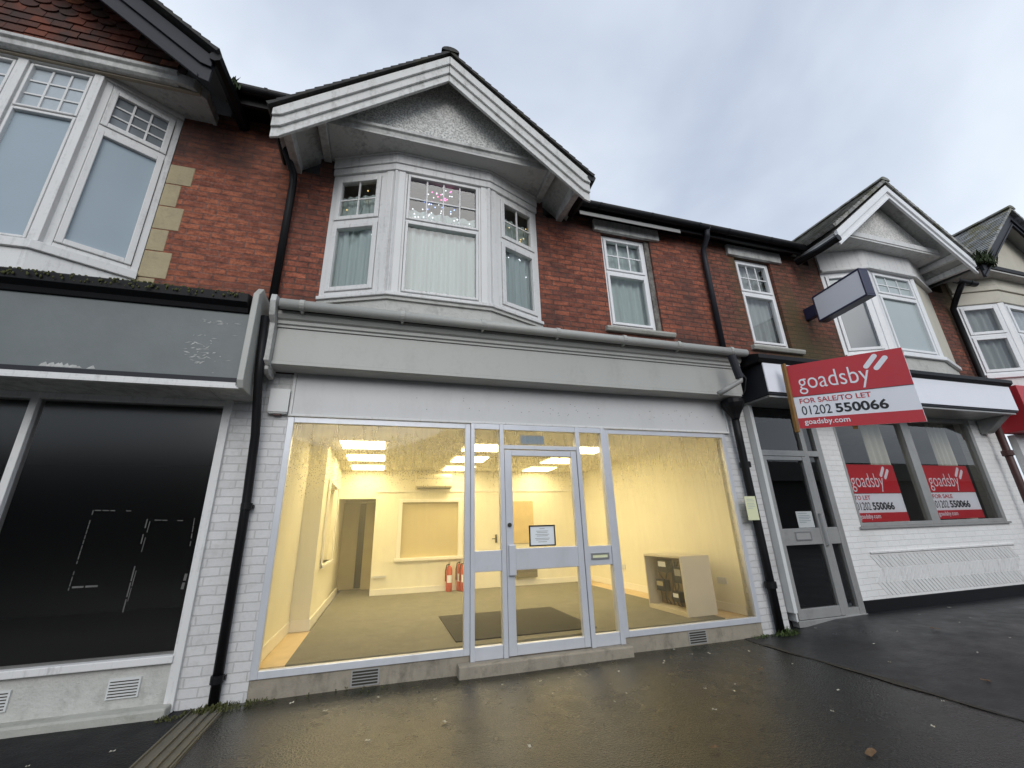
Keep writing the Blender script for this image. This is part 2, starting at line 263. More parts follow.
M['blind'] = pm('frosted pale film', (0.40, 0.46, 0.46), 0.12, 0.06, 3, spec=0.6); M['grey_film_refl'] = pm('grey film and sky reflection', (0.17, 0.19, 0.205), 0.12, 0.06, 3, spec=0.6); M['cream'] = pm('cream wall paint', (0.82, 0.78, 0.62), 0.7, 0.05, 1.2, 0.05, 40, dirt=0.18, dirtc=(0.5, 0.45, 0.32), dscale=(1.4, 1.4, 1.0))
M['cream_board'] = pm('cream weathered board', (0.56, 0.53, 0.44), 0.6, 0.1, 3, 0.1, 30, dirt=0.4, dirtc=(0.3, 0.28, 0.22))
M['skirting'] = pm('skirting gloss', (0.83, 0.80, 0.7), 0.35, 0.03, 2)
M['carpet'] = pm('grey green carpet', (0.20, 0.19, 0.145), 0.95, 0.35, 70, 0.6, 160, dirt=0.5, dirtc=(0.12, 0.115, 0.085), dscale=(2.5, 2.5, 1), dlo=0.42, dhi=0.66)
M['bare_floor'] = pm('bare yellow floorboard', (0.66, 0.50, 0.28), 0.5, 0.2, 6, dirt=0.4, dirtc=(0.4, 0.28, 0.12), dscale=(3, 0.5, 1))
M['ochre'] = pm('ochre hatch board', (0.56, 0.47, 0.27), 0.7, 0.06, 4)
M['doorwood'] = pm('tan wood', (0.62, 0.47, 0.22), 0.55, 0.2, 8)
M['brownpaint'] = pm('dull olive brown door', (0.42, 0.36, 0.22), 0.6, 0.15, 5)
M['doorgrey'] = pm('olive grey enamel', (0.16, 0.14, 0.09), 0.5, 0.1, 5); M['mat'] = pm('dark doormat', (0.035, 0.033, 0.025), 0.95, 0.3, 150, 0.5, 250)
M['ply'] = pm('beige laminate', (0.56, 0.50, 0.38), 0.5, 0.08, 3)
M['ply_dark'] = pm('dark hardboard', (0.17, 0.12, 0.055), 0.7, 0.2, 10)  # dark brown board at the back of the open cabinet
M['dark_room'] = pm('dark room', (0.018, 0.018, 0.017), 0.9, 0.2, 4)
M['dim_room'] = pm('dim room walls', (0.34, 0.29, 0.22), 0.9, 0.2, 3)
M['grey_room'] = pm('grey shop room', (0.34, 0.34, 0.32), 0.9, 0.2, 3)
M['net'] = curtain_mat('net curtain', (0.66, 0.79, 0.77)); M['net_grey'] = curtain_mat('grey curtain', (0.60, 0.66, 0.66)); M['net_brown'] = curtain_mat('olive curtain', (0.72, 0.71, 0.6))
M['red'] = pm('red sign vinyl', (0.52, 0.03, 0.042), 0.45, 0.12, 2, dirt=0.3, dirtc=(0.38, 0.07, 0.07), dscale=(3, 3, 1.5))
M['sign_white'] = pm('white sign vinyl', (0.80, 0.82, 0.88), 0.4, 0.03, 3)
M['ink'] = pm('black ink', (0.012, 0.012, 0.014), 0.5, 0.1, 3); M['navy'] = pm('navy plastic', (0.02, 0.022, 0.06), 0.35, 0.1, 3)
M['post'] = pm('brown timber post', (0.24, 0.13, 0.04), 0.8, 0.3, 9, 0.3, 60)
M['paper'] = pm('paper', (0.72, 0.76, 0.78), 0.8, 0.03, 3); M['yellow_paper'] = pm('pale yellow card', (0.66, 0.68, 0.44), 0.8, 0.05, 5)
M['extred'] = pm('extinguisher red', (0.52, 0.075, 0.04), 0.35, 0.05, 3)
M['steel'] = pm('steel', (0.5, 0.5, 0.5), 0.3, 0.1, 4, metal=0.8)
M['ac'] = pm('ivory plastic', (0.72, 0.66, 0.48), 0.4, 0.04, 3); M['slot'] = pm('dark slot', (0.03, 0.028, 0.02), 0.8, 0.1, 4)
M['leafg'] = pm('weed leaf', (0.06, 0.095, 0.02), 0.7, 0.4, 20); M['mossg'] = pm('moss', (0.07, 0.075, 0.02), 0.95, 0.4, 30, 0.6, 90)
M['leafdark'] = pm('dark leaf', (0.03, 0.05, 0.014), 0.7, 0.4, 20)
M['litter'] = pm('pale fallen leaf', (0.45, 0.43, 0.36), 0.7, 0.3, 12); M['leafbrown'] = pm('brown leaf', (0.14, 0.08, 0.035), 0.7, 0.3, 12)
M['iron'] = pm('rust red iron pipe', (0.06, 0.018, 0.016), 0.5, 0.3, 6, 0.2, 40)
M['lightpanel'] = emit_mat('lit ceiling panel', (1.0, 0.82, 0.45), 12.0)
M['groove'] = pm('worn tactile concrete', (0.12, 0.11, 0.085), 0.7, 0.3, 12, 0.5, 60, dirt=0.5, dirtc=(0.04, 0.04, 0.025), dscale=(3, 3, 3))
M['greyplastic'] = pm('grey plastic', (0.30, 0.30, 0.29), 0.45, 0.08, 4); M['whiteplastic'] = pm('off white plastic', (0.62, 0.63, 0.62), 0.4, 0.05, 4)

# ---------------------------------------------------------------- mesh builder and scene tags
def wloc(o):
    v = Vector((0, 0, 0))
    while o: v += o.location; o = o.parent
    return v
class MB:
    def __init__(s): s.v = []; s.f = []; s.mi = []; s.T = None; s.cur = 0
    def add(s, vs, fs):
        b = len(s.v)
        for p in vs:
            p = Vector(p); s.v.append(s.T(p) if s.T else p)
        for f in fs: s.f.append([b + i for i in f]); s.mi.append(s.cur)
        return s
    def box(s, x0, x1, y0, y1, z0, z1):
        return s.add([(x0, y0, z0), (x1, y0, z0), (x1, y1, z0), (x0, y1, z0), (x0, y0, z1), (x1, y0, z1), (x1, y1, z1), (x0, y1, z1)],
                     [(0, 3, 2, 1), (4, 5, 6, 7), (0, 1, 5, 4), (1, 2, 6, 5), (2, 3, 7, 6), (3, 0, 4, 7)])
    def prism_y(s, poly, y0, y1):
        n = len(poly); vs = [(x, y0, z) for x, z in poly] + [(x, y1, z) for x, z in poly]
        return s.add(vs, [list(range(n)), list(range(2 * n - 1, n - 1, -1))] + [(i, (i + 1) % n, n + (i + 1) % n, n + i) for i in range(n)])
    def prism_x(s, poly, x0, x1):
        n = len(poly); vs = [(x0, y, z) for y, z in poly] + [(x1, y, z) for y, z in poly]
        return s.add(vs, [list(range(n)), list(range(2 * n - 1, n - 1, -1))] + [(i, (i + 1) % n, n + (i + 1) % n, n + i) for i in range(n)])
    def prism_z(s, poly, z0, z1):
        n = len(poly); vs = [(x, y, z0) for x, y in poly] + [(x, y, z1) for x, y in poly]
        return s.add(vs, [list(range(n)), list(range(2 * n - 1, n - 1, -1))] + [(i, (i + 1) % n, n + (i + 1) % n, n + i) for i in range(n)])
    def quad(s, a, b, c, d): return s.add([a, b, c, d], [(0, 1, 2, 3)])
    def tube(s, pts, r, n=10):
        pts = [Vector(p) for p in pts]; vs = []; fs = []; ref = None
        for i, p in enumerate(pts):
            t = ((pts[min(i + 1, len(pts) - 1)] - p).normalized() + (p - pts[max(i - 1, 0)]).normalized()).normalized()
            if ref is None:
                ref = Vector((0, 0, 1)) if abs(t.z) < 0.9 else Vector((1, 0, 0))
            u = t.cross(ref).normalized(); w = u.cross(t).normalized(); ref = w
            rr = r[i] if isinstance(r, (list, tuple)) else r
            for k in range(n):
                a = 2 * math.pi * k / n; vs.append(p + u * rr * math.cos(a) + w * rr * math.sin(a))
        m = len(pts)
        for i in range(m - 1):
            for k in range(n): fs.append((i * n + k, i * n + (k + 1) % n, (i + 1) * n + (k + 1) % n, (i + 1) * n + k))
        fs.append(list(range(n))[::-1]); fs.append([(m - 1) * n + k for k in range(n)])
        return s.add(vs, fs)
    def lathe(s, prof, c=(0, 0, 0), n=16):
        vs = []; fs = []; m = len(prof)
        for r, z in prof:
            for k in range(n):
                a = 2 * math.pi * k / n; vs.append((c[0] + r * math.cos(a), c[1] + r * math.sin(a), c[2] + z))
        for i in range(m - 1):
            for k in range(n): fs.append((i * n + k, i * n + (k + 1) % n, (i + 1) * n + (k + 1) % n, (i + 1) * n + k))
        fs.append(list(range(n))[::-1]); fs.append([(m - 1) * n + k for k in range(n)])
        return s.add(vs, fs)
    def build(s, name, mat, parent=None, bevel=0, smooth=False, normals=True):
        me = bpy.data.meshes.new(name)
        off = wloc(parent) if parent else Vector((0, 0, 0))
        me.from_pydata([p - off for p in s.v], [], s.f)
        mats = mat if isinstance(mat, list) else [mat]
        for m in mats: me.materials.append(M[m] if isinstance(m, str) else m)
        if len(mats) > 1:
            for p, i in zip(me.polygons, s.mi): p.material_index = i
        if normals:
            bm = bmesh.new(); bm.from_mesh(me); bmesh.ops.recalc_face_normals(bm, faces=bm.faces); bm.to_mesh(me); bm.free()
        if smooth:
            for p in me.polygons: p.use_smooth = True
        o = bpy.data.objects.new(name, me); COL.objects.link(o)
        if parent: o.parent = parent
        if bevel:
            b = o.modifiers.new('bevel', 'BEVEL'); b.width = bevel; b.segments = 2; b.limit_method = 'ANGLE'; b.angle_limit = rad(40)
        return o
def tag(o, label, cat, group=None):
    o['label'] = label; o['category'] = cat
    if group: o['group'] = group
    return o
def thing(name, label, cat, loc, group=None):
    o = bpy.data.objects.new(name, None); COL.objects.link(o); o.location = loc; o.empty_display_size = 0.2
    return tag(o, label, cat, group)
def struct(o): o['kind'] = 'structure'; return o
def facet(P0, P1):
    P0 = Vector((P0[0], P0[1], 0)); P1 = Vector((P1[0], P1[1], 0)); u = (P1 - P0); L = u.length; u.normalize(); nn = Vector((u.y, -u.x, 0))
    return (lambda p: P0 + u * p[0] + nn * p[1] + Vector((0, 0, p[2]))), L      # local = (along, outward, z)
def copy_tree(o, parent=None):
    c = o.copy(); COL.objects.link(c)
    if parent: c.parent = parent
    for ch in list(o.children): copy_tree(ch, c)
    return c
def lettering(body, T, x0, z0, width, height, mat, parent, bold=0.0, name='lettering', thick=0.0015, d0=0.0):
    cu = bpy.data.curves.new(name, 'FONT'); cu.body = body; cu.size = 1; cu.offset = bold; cu.extrude = 0; cu.resolution_u = 4
    o = bpy.data.objects.new(name, cu); COL.objects.link(o)
    dg = bpy.context.evaluated_depsgraph_get(); dg.update()
    me = bpy.data.meshes.new_from_object(o.evaluated_get(dg)); bpy.data.objects.remove(o); 
    xs = [v.co.x for v in me.vertices]; ys = [v.co.y for v in me.vertices]
    ax, bx, ay, by = min(xs), max(xs), min(ys), max(ys); off = wloc(parent)
    for v in me.vertices:
        p = T(Vector((x0 + (v.co.x - ax) / (bx - ax) * width, d0 + thick, z0 + (v.co.y - ay) / (by - ay) * height))); v.co = p - off
    me.name = name; me.materials.clear(); me.materials.append(M[mat]); r = bpy.data.objects.new(name, me); COL.objects.link(r); r.parent = parent
    return r

# ---------------------------------------------------------------- ground
def zg(x): 
    t = min(1, max(0, (x - 4.4) / 1.4)); return 0.11 * t * t * (3 - 2 * t)
g = MB().box(-300, 300, -300, 300, -0.6, -0.14); struct(g.build('ground', 'road'))
rd = MB().quad((-120, -16, -0.13), (120, -16, -0.13), (120, -7.2, -0.13), (-120, -7.2, -0.13)); struct(rd.build('road', 'road'))
def sheet(x0, x1, y0, y1, nx, ny, dz, name, mat, jag0=0, jag1=0):
    mb = MB(); vs = []; fs = []
    for j in range(ny + 1):
        for i in range(nx + 1):
            x = x0 + (x1 - x0) * i / nx; y = y0 + (y1 - y0) * j / ny
            if i == 0 and jag0: x += jag0 * math.sin(y * 5.1) + jag0 * 0.6 * math.sin(y * 13 + 1)
            if i == nx and jag1: x += jag1 * math.sin(y * 4.3 + 2) + jag1 * 0.6 * math.sin(y * 11)
            vs.append((x, y, zg(x) + dz + 0.006 * math.sin(x * 1.7 + y * 2.3) * math.sin(y * 1.9 - x)))
    for j in range(ny):
        for i in range(nx): a = j * (nx + 1) + i; fs.append((a, a + 1, a + nx + 2, a + nx + 1))
    mb.add(vs, fs); return struct(mb.build(name, mat, smooth=True))
sheet(-40, -1.36, -7, 0.2, 40, 30, 0.0, 'pavement', 'asphalt_a')
sheet(-1.10, 4.12, -7, 0.2, 40, 60, 0.0, 'pavement', 'asphalt_b', 0, 0.02)
sheet(4.10, 60, -7, 0.2, 120, 60, 0.003, 'pavement', 'asphalt_c', 0.02, 0)
sheet(4.08, 4.13, -7, -0.3, 2, 160, 0.006, 'asphalt_joint', 'seam', 0.012, 0.018)
kb = MB()
for i in range(-44, 66): kb.box(i * 0.915, i * 0.915 + 0.91, -7.13, -7.0, -0.3, 0.004)
tag(kb.build('kerb', 'kerbstone', bevel=0.01), 'row of grey concrete kerbstones along the pavement edge', 'kerb')
ch = thing('drainage_channel', 'ribbed concrete drainage channel crossing the pavement from the black downpipe', 'channel', (-1.23, -1, 0))
c = MB().box(-1.36, -1.10, -7, -0.05, -0.05, -0.004); c.build('channel_bed', 'groove', ch)
for x in (-1.352, -1.292, -1.227, -1.162, -1.118):
    MB().box(x, x + (0.012 if x in (-1.352, -1.118) else 0.034), -7, -0.06, -0.004, 0.012).build('rib', 'groove', ch, bevel=0.004)

# ---------------------------------------------------------------- shared house pieces
def window(parent, P0, P1, z0, z1, zt, cols, rows, frame='upvc', fw=0.05, sw=0.05, glass='glass', topglass=None, bars=True, depth=0.07):
    T, L = facet(P0, P1); mb = MB(); mb.T = T
    mb.box(0, fw, -depth, 0, z0, z1); mb.box(L - fw, L, -depth, 0, z0, z1); mb.box(fw, L - fw, -depth, 0, z0, z0 + fw); mb.box(fw, L - fw, -depth, 0, z1 - fw, z1)
    th = fw * 0.5
    if zt: mb.box(fw, L - fw, -depth, 0.004, zt - th, zt + th)
    w = mb.build('window', frame, parent, bevel=0.006)
    lights = [(z0 + fw, (zt - th) if zt else z1 - fw, False)] + ([(zt + th, z1 - fw, True)] if zt else [])
    for a, b, top in lights:
        s = MB(); s.T = T; e = 0.004; x0, x1 = fw + e, L - fw - e; a += e; b -= e
        s.box(x0, x0 + sw, -0.055, 0.018, a, b); s.box(x1 - sw, x1, -0.055, 0.018, a, b); s.box(x0 + sw, x1 - sw, -0.055, 0.018, a, a + sw); s.box(x0 + sw, x1 - sw, -0.055, 0.018, b - sw, b)
        s.build('sash', frame, w, bevel=0.006)
        p = MB(); p.T = T; p.quad((x0 + sw * .8, -0.022, a + sw * .8), (x1 - sw * .8, -0.022, a + sw * .8), (x1 - sw * .8, -0.022, b - sw * .8), (x0 + sw * .8, -0.022, b - sw * .8))
        p.build('pane', (topglass or glass) if top else glass, w, normals=False)
        if top and bars:
            k = MB(); k.T = T; gx0, gx1, ga, gb = x0 + sw, x1 - sw, a + sw, b - sw
            for i in range(1, cols): xx = gx0 + (gx1 - gx0) * i / cols; k.box(xx - 0.009, xx + 0.009, -0.024, -0.008, ga, gb)
            for j in range(1, rows): zz = ga + (gb - ga) * j / rows; k.box(gx0, gx1, -0.025, -0.010, zz - 0.009, zz + 0.009)
            k.build('glazing_bars', frame, w)
    return w
def wall(parent, name, x0, x1, z0, z1, holes, mat, y0=0.0, y1=0.24):
    mb = MB(); xs = sorted({x0, x1, *[h[0] for h in holes], *[h[1] for h in holes]})
    for a, b in zip(xs, xs[1:]):
        hs = sorted([h for h in holes if h[0] <= a + 1e-6 and h[1] >= b - 1e-6], key=lambda h: h[2]); z = z0
        for h in hs:
            if h[2] > z: mb.box(a, b, y0, y1, z, h[2])
            z = h[3]
        if z < z1: mb.box(a, b, y0, y1, z, z1)
    return mb.build(name, mat, parent)
def curtain(P0, P1, z0, z1, off, mat, label, amp=0.018, wl_=0.11, gap=None):
    T, L = facet(P0, P1); mb = MB(); mb.T = T; n = max(8, int(L / 0.012)); vs = []; fs = []; ph = R.random() * 6; hz = 8
    for j in range(hz + 1):
        t = j / hz
        for i in range(n + 1):
            x = L * i / n; d = -off + amp * (0.65 + 0.35 * (1 - t)) * math.sin(2 * math.pi * x / wl_ + ph + 1.3 * math.sin(x * 7 + ph)) + 0.006 * math.sin(x * 31 + t * 2)
            xx = x
            if gap: k = abs(x / L - gap[0]); xx = x + gap[1] * (1 - t) ** 1.5 * (1 if x / L > gap[0] else -1) * max(0, 1 - k * 2)
            vs.append((xx, d, z0 + (z1 - z0) * t))
    for j in range(hz):
        for i in range(n): a = j * (n + 1) + i; fs.append((a, a + 1, a + n + 2, a + n + 1))
    mb.add(vs, fs); o = mb.build('net_curtain', mat, smooth=True); return tag(o, label, 'curtain', 'net curtains in the upstairs windows')
def slope_courses(mb, xa, za, xb, zb, y0, y1, th, n, R=R):
    # stepped courses from eave (xa,za) to apex (xb,zb), between y0 and y1
    dx, dz = (xb - xa), (zb - za); L = math.hypot(dx, dz); nx, nz = -dz / L, dx / L
    if nz < 0: nx, nz = -nx, -nz
    for i in range(n):
        t0, t1 = i / n, (i + 1.0) / n
        p0 = (xa + dx * t0, za + dz * t0); p1 = (xa + dx * t1, za + dz * t1); h0 = th + 0.014; h1 = th
        mb.prism_y([p0, p1, (p1[0] + nx * h1, p1[1] + nz * h1), (p0[0] + nx * h0, p0[1] + nz * h0)], y0, y1)
def gable_roof(parent, cx, half, ze, za, y0, y1, mat, th=0.03, ridge='slate_dark', n=22):
    o = None
    for s in (-1, 1):
        mb = MB(); slope_courses(mb, cx + s * half, ze, cx, za, y0 + (0.003 if s > 0 else 0), y1, th, n); o = mb.build('roof_slope', mat, parent)
        R_ = random.Random(5)
    rt = MB()
    L = int((y1 - y0) / 0.32)
    for i in range(L):
        a = y0 - 0.01 + i * 0.32; zc = za + th * 1.0
        rt.prism_y([(cx + 0.115 * math.cos(t), zc - 0.02 + 0.075 * math.sin(t)) for t in [math.pi * k / 8 for k in range(9)]], a, a + 0.315 + 0.006 * (i % 2))
    rt.build('ridge_tile', ridge, parent)
def barge(parent, cx, half, ze, za, y, dv, mats, name='bargeboard', cut=0.0, steps=3):
    # stepped board following both slopes; ze/za top edge at end and apex, dv vertical depth
    sl = (za - ze) / half
    for s in (-1, 1):
        mb = MB(); gap = 0.002
        for k in range(steps):
            d0 = dv * (1 - k / steps * 0.98); yy0 = y - 0.028 * k; yy1 = yy0 + 0.028
            xe = cx + s * half; c_ = cut
            poly = [(cx + s * gap, za), (xe, ze), (xe, ze - d0 + c_ * sl * 0.6), (xe - s * c_, ze - d0 + c_ * sl), (cx + s * gap, za - d0)]
            mb.prism_y(poly, yy0, yy1 - 0.001)
        # thin drip bead at the foot of the board
        poly = [(cx + s * gap, za - dv + 0.035), (xe - s * cut, ze - dv + cut * sl + 0.035), (xe - s * cut, ze - dv + cut * sl - 0.01), (cx + s * gap, za - dv - 0.01)]
        mb.prism_y(poly, y - 0.016, y - 0.0005)
        mb.build(name, mats, parent, bevel=0.005)
def gutter_x(parent, x0, x1, y, z, r, mat, name='gutter', brackets=True, bm=None):
    mb = MB(); n = 10; prof = [(y + r * math.cos(a), z + r * math.sin(a)) for a in [math.pi + math.pi * k / n for k in range(n + 1)]]
    inner = [(y + (r - 0.006) * math.cos(a), z + (r - 0.006) * math.sin(a)) for a in [2 * math.pi - math.pi * k / n for k in range(n + 1)]]
    mb.prism_x(prof + inner, x0, x1); o = mb.build(name, mat, parent)
    if brackets:
        b = MB(); x = x0 + 0.35
        while x < x1 - 0.1:
            pr = [(y + (r + 0.007) * math.cos(a), z + (r + 0.007) * math.sin(a)) for a in [math.pi * 0.92 + math.pi * 1.16 * k / n for k in range(n + 1)]]
            pi_ = [(y + (r + 0.001) * math.cos(a), z + (r + 0.001) * math.sin(a)) for a in [math.pi * 2.08 - math.pi * 1.16 * k / n for k in range(n + 1)]]
            b.prism_x(pr + pi_, x, x + 0.035); x += 0.86
        b.build('gutter_bracket', bm or mat, o)
    return o
def pipe(parent, pts, r, mat, name='downpipe', collars=()):
    mb = MB(); mb.tube(pts, r, 12)
    o = mb.build(name, mat, parent, smooth=False)
    for p in o.data.polygons: p.use_smooth = len(p.vertices) == 4
    for (x, y, z) in collars:
        k = MB(); k.lathe([(r + 0.004, -0.035), (r + 0.014, -0.03), (r + 0.014, 0.03), (r + 0.004, 0.035)], (x, y, z), 14); k.box(x - r - 0.045, x + r + 0.045, y + 0.01, y + r + 0.004, z - 0.02, z + 0.02)
        k.build('pipe_collar', mat, o)
    return o
def bay_room(parent, x0, x1, z0, z1, mat='dim_room', y0=0.26, y1=3.6):
    mb = MB(); mb.box(x0, x1, y1, y1 + 0.05, z0, z1); mb.box(x0 - 0.05, x0, y0, y1, z0, z1); mb.box(x1, x1 + 0.05, y0, y1, z0, z1); mb.box(x0, x1, y0, y1, z1, z1 + 0.04); mb.box(x0, x1, y0, y1, z0 - 0.04, z0)
    mb.build('room_lining', mat, parent)
def bay_band(mb, pts, out, z0, z1, inn=0.06):
    # band following the bay outline pushed outward by `out`
    o_ = []; i_ = []; n = len(pts); P = [Vector((p[0], p[1])) for p in pts]
    def off(d):
        res = []
        for k in range(n):
            ns = []
            if k > 0: u = (P[k] - P[k - 1]).normalized(); ns.append(Vector((u.y, -u.x)))
            if k < n - 1: u = (P[k + 1] - P[k]).normalized(); ns.append(Vector((u.y, -u.x)))
            nn = sum(ns, Vector((0, 0))) / len(ns); nn = nn / nn.length_squared if len(ns) > 1 else nn
            res.append(P[k] + nn * d)
        return res
    a = off(out); b = off(out - inn)
    mb.prism_z([tuple(p) for p in a] + [tuple(p) for p in reversed(b)], z0, z1)

# ---------------------------------------------------------------- house A (left, dark shop)
A = thing('terraced_house', 'brick house at left with tile-hung gable, frosted bay and dark empty shopfront', 'house', (-3.7, 0, 0), 'terraced houses with shops below')
wall(A, 'wall', -2.575, -1.325, 2.9, 6.2, [], 'brick_a'); wall(A, 'wall', -6.6, -5.7, 2.9, 6.2, [], 'brick_a')
q = MB()
for z_a, z_b, xr in ((3.55, 3.835, -2.42), (3.84, 4.16, -2.33), (4.165, 4.435, -2.415), (4.44, 4.74, -2.335), (4.745, 5.045, -2.42), (5.05, 5.32, -2.335)): q.box(-2.575, xr, -0.007, 0.1, z_a, z_b - 0.004)
q.build('quoins', 'stone', A, bevel=0.006)
bayA = [(-5.72, 0), (-5.1, -0.36), (-3.2, -0.36), (-2.58, 0)]
bz0, bz1, bzt = 3.87, 5.98, 5.37
mb = MB()
for (a, b) in ((bayA[1], bayA[2]),):
    T, L = facet(a, b); mb.T = T
    for s_ in (0.0, L / 3 - 0.0, 2 * L / 3, L): mb.box(s_ - 0.042, s_ + 0.042, -0.07, 0.03, bz0, bz1)
    mb.T = None
bay_band(mb, bayA, 0.05, bz0 - 0.09, bz0, 0.12); bay_band(mb, bayA, 0.02, bz0 - 0.3, bz0 - 0.09, 0.06); bay_band(mb, bayA, 0.03, bz1, bz1 + 0.05, 0.1)
mb.build('bay_frame', 'white', A, bevel=0.006)
fl = (Vector(bayA[2]) - Vector(bayA[1])) / 3
for i in range(3):
    p0 = Vector(bayA[1]) + fl * i; p1 = Vector(bayA[1]) + fl * (i + 1); e = fl.normalized() * 0.038
    window(A, tuple(p0 + e), tuple(p1 - e), bz0, bz1, bzt, 3, 3, 'white', 0.018, 0.024, 'frost', 'frost_light')
u = (Vector(bayA[3]) - Vector(bayA[2])).normalized()
window(A, tuple(Vector(bayA[2]) + u * 0.045), tuple(Vector(bayA[3]) - u * 0.0), bz0, bz1, bzt, 3, 3, 'white', 0.06, 0.055, 'frost', 'grey_film_refl')  # grey toplight colour paints in the sky reflected by these panes
u2 = (Vector(bayA[1]) - Vector(bayA[0])).normalized()
window(A, tuple(Vector(bayA[0])), tuple(Vector(bayA[1]) - u2 * 0.045), bz0, bz1, bzt, 3, 3, 'white', 0.06, 0.055, 'frost', 'frost')
# soffit under the gable with rounded end, mouldings, tiles, bargeboard, roof
mb = MB(); mb.prism_z([(-6.3, 0.02), (-6.3, -0.46), (-2.5, -0.46), (-2.36, -0.43), (-2.28, -0.34), (-2.28, 0.0)], 6.03, 6.06); mb.build('gable_soffit', 'soffit', A)
mb = MB(); mb.prism_x([(-0.52, 6.15), (-0.52, 6.11), (-0.49, 6.09), (-0.49, 6.03), (-0.46, 6.01), (-0.42, 6.01), (-0.42, 6.15)], -6.3, -2.48)
mb.prism_z([(-2.48, -0.495), (-2.33, -0.46), (-2.24, -0.34), (-2.24, 0.0), (-2.285, 0.0), (-2.285, -0.33), (-2.36, -0.42), (-2.48, -0.45)], 6.01, 6.145); mb.build('gable_moulding', 'dirty_white', A, bevel=0.006)
acx, ahalf, aze, aza = -4.15, 2.12, 6.1, 7.69
tl = MB(); row = 0; z = 6.155; asl = (aza - aze) / ahalf
while z < 7.6:
    xr = ahalf - (z - aze + 0.33) / asl
    x = acx - ahalf - 0.2 + (0.085 if row % 2 else 0)
    while x < acx + xr + 0.1:
        jx = R.uniform(-0.004, 0.004); jz = R.uniform(-0.006, 0.006); jy = R.uniform(0, 0.006); w_ = 0.163
        if row >= 5: prof = [(x + w_, z + 0.2)] + [(x + w_ / 2 + w_ / 2 * math.cos(a), z + 0.055 - 0.06 * math.sin(a)) for a in [math.pi * k / 7 for k in range(8)]] + [(x, z + 0.2)]
        else: prof = [(x, z), (x + w_, z), (x + w_, z + 0.2), (x, z + 0.2)]
        if x + w_ / 2 < acx + xr + 0.3 and x + w_/2 > acx - xr - 0.3 and z + 0.1 < aza - 0.1:
            n0 = len(tl.v); n = len(prof); vs = []
            for (px, pz) in prof: vs.append((px + jx, -0.53 - jy + (pz - z) * 0.16, pz + jz))
            for (px, pz) in prof: vs.append((px + jx, -0.515 - jy + (pz - z) * 0.16, pz + jz))
            tl.add([(a_, b_ + 0.07, c_) for a_, b_, c_ in vs], [list(range(n)), list(range(2 * n - 1, n - 1, -1))] + [(i, (i + 1) % n, n + (i + 1) % n, n + i) for i in range(n)])
        x += 0.168
    z += 0.098; row += 1
tl.build('hung_tiles', 'clay', A)
mb = MB(); mb.prism_y([(acx - ahalf + 0.25, 5.99), (acx + ahalf - 0.25, 5.99), (acx + ahalf - 0.25, 6.1), (acx, aza - 0.1), (acx - ahalf + 0.25, 6.1)], -0.42, -0.38); mb.build('gable_wall', 'dim_room', A)
barge(A, acx, ahalf, aze - 0.02, aza - 0.02, -0.80, 0.37, 'charcoal', cut=0.1, steps=2)
for s in (-1, 1):
    mb = MB(); mb.prism_y([(acx, aza - 0.03), (acx + s * ahalf, aze - 0.03), (acx + s * ahalf, aze - 0.06), (acx, aza - 0.06)], -0.77, -0.3); mb.build('verge_soffit', 'dark_wood', A)
gable_roof(A, acx, ahalf + 0.04, aze, aza + 0.03, -0.90, 2.5, 'slate_dark')
mb = MB(); mb.tube([(-2.0, -0.86, 6.06), (-1.97, -0.4, 6.06), (-1.95, 0.3, 6.08)], 0.065, 8); mb.build('valley_gutter', 'black', A)
mb = MB(); mb.prism_x([(-0.45, 6.2), (-0.45, 6.26), (3.9, 9.6), (3.9, 9.5)], -2.02, -1.36); mb.prism_x([(0.3, 6.78), (0.3, 6.84), (3.9, 9.6), (3.9, 9.5)], -6.6, -2.025); mb.build('main_roof', 'slate_dark', A)
mb = MB(); mb.prism_x([(-0.36, 6.05), (-0.36, 6.2), (-0.33, 6.2), (-0.33, 6.24), (0.0, 6.24), (0.0, 6.2), (-0.325, 6.2), (-0.325, 6.05)], -2.05, -1.36); mb.build('eaves_board', 'black', A)
gutter_x(A, -2.0, -1.42, -0.43, 6.2, 0.062, 'black')
bay_room(A, -6.4, -1.6, 3.62, 6.0, 'dim_room')
# lower: fascia, shop window, stallriser
mb = MB(); mb.box(-6.6, -1.34, -0.48, -0.02, 2.585, 3.30); mb.build('fascia', 'grey_fascia', A, bevel=0.006)
mb = MB(); mb.box(-6.6, -1.35, -0.496, -0.4805, 2.572, 2.60); mb.box(-6.6, -1.32, -0.50, -0.46, 2.545, 2.572); mb.build('fascia_trim', 'white', A)
mb = MB(); mb.box(-6.6, -1.34, -0.49, -0.4805, 2.602, 2.645); mb.build('fascia_dark_strip', 'charcoal', A)  # charcoal strip along the foot of the fascia
mb = MB(); mb.prism_x([(-0.50, 3.3), (-0.515, 3.345), (-0.57, 3.38), (-0.58, 3.46), (-0.56, 3.475), (-0.02, 3.60), (-0.02, 3.3)], -6.6, -1.36); mb.build('fascia_cap', 'black', A, bevel=0.004)
mb = MB()
for i in range(17): mb.box(-6.55 + i * 0.31, -6.55 + i * 0.31 + 0.303, -0.44, -0.005, 2.558, 2.570)
mb.build('soffit_boards', 'dirty_white', A)
mb = MB(); mb.prism_x([(-0.5, 2.55), (-0.53, 2.62), (-0.53, 3.5), (-0.42, 3.62), (-0.3, 3.6), (-0.02, 3.6), (-0.02, 2.55)], -1.338, -1.285); mb.build('console', 'fascia', A, bevel=0.006)
scr = MB(); r_ = random.Random(31)
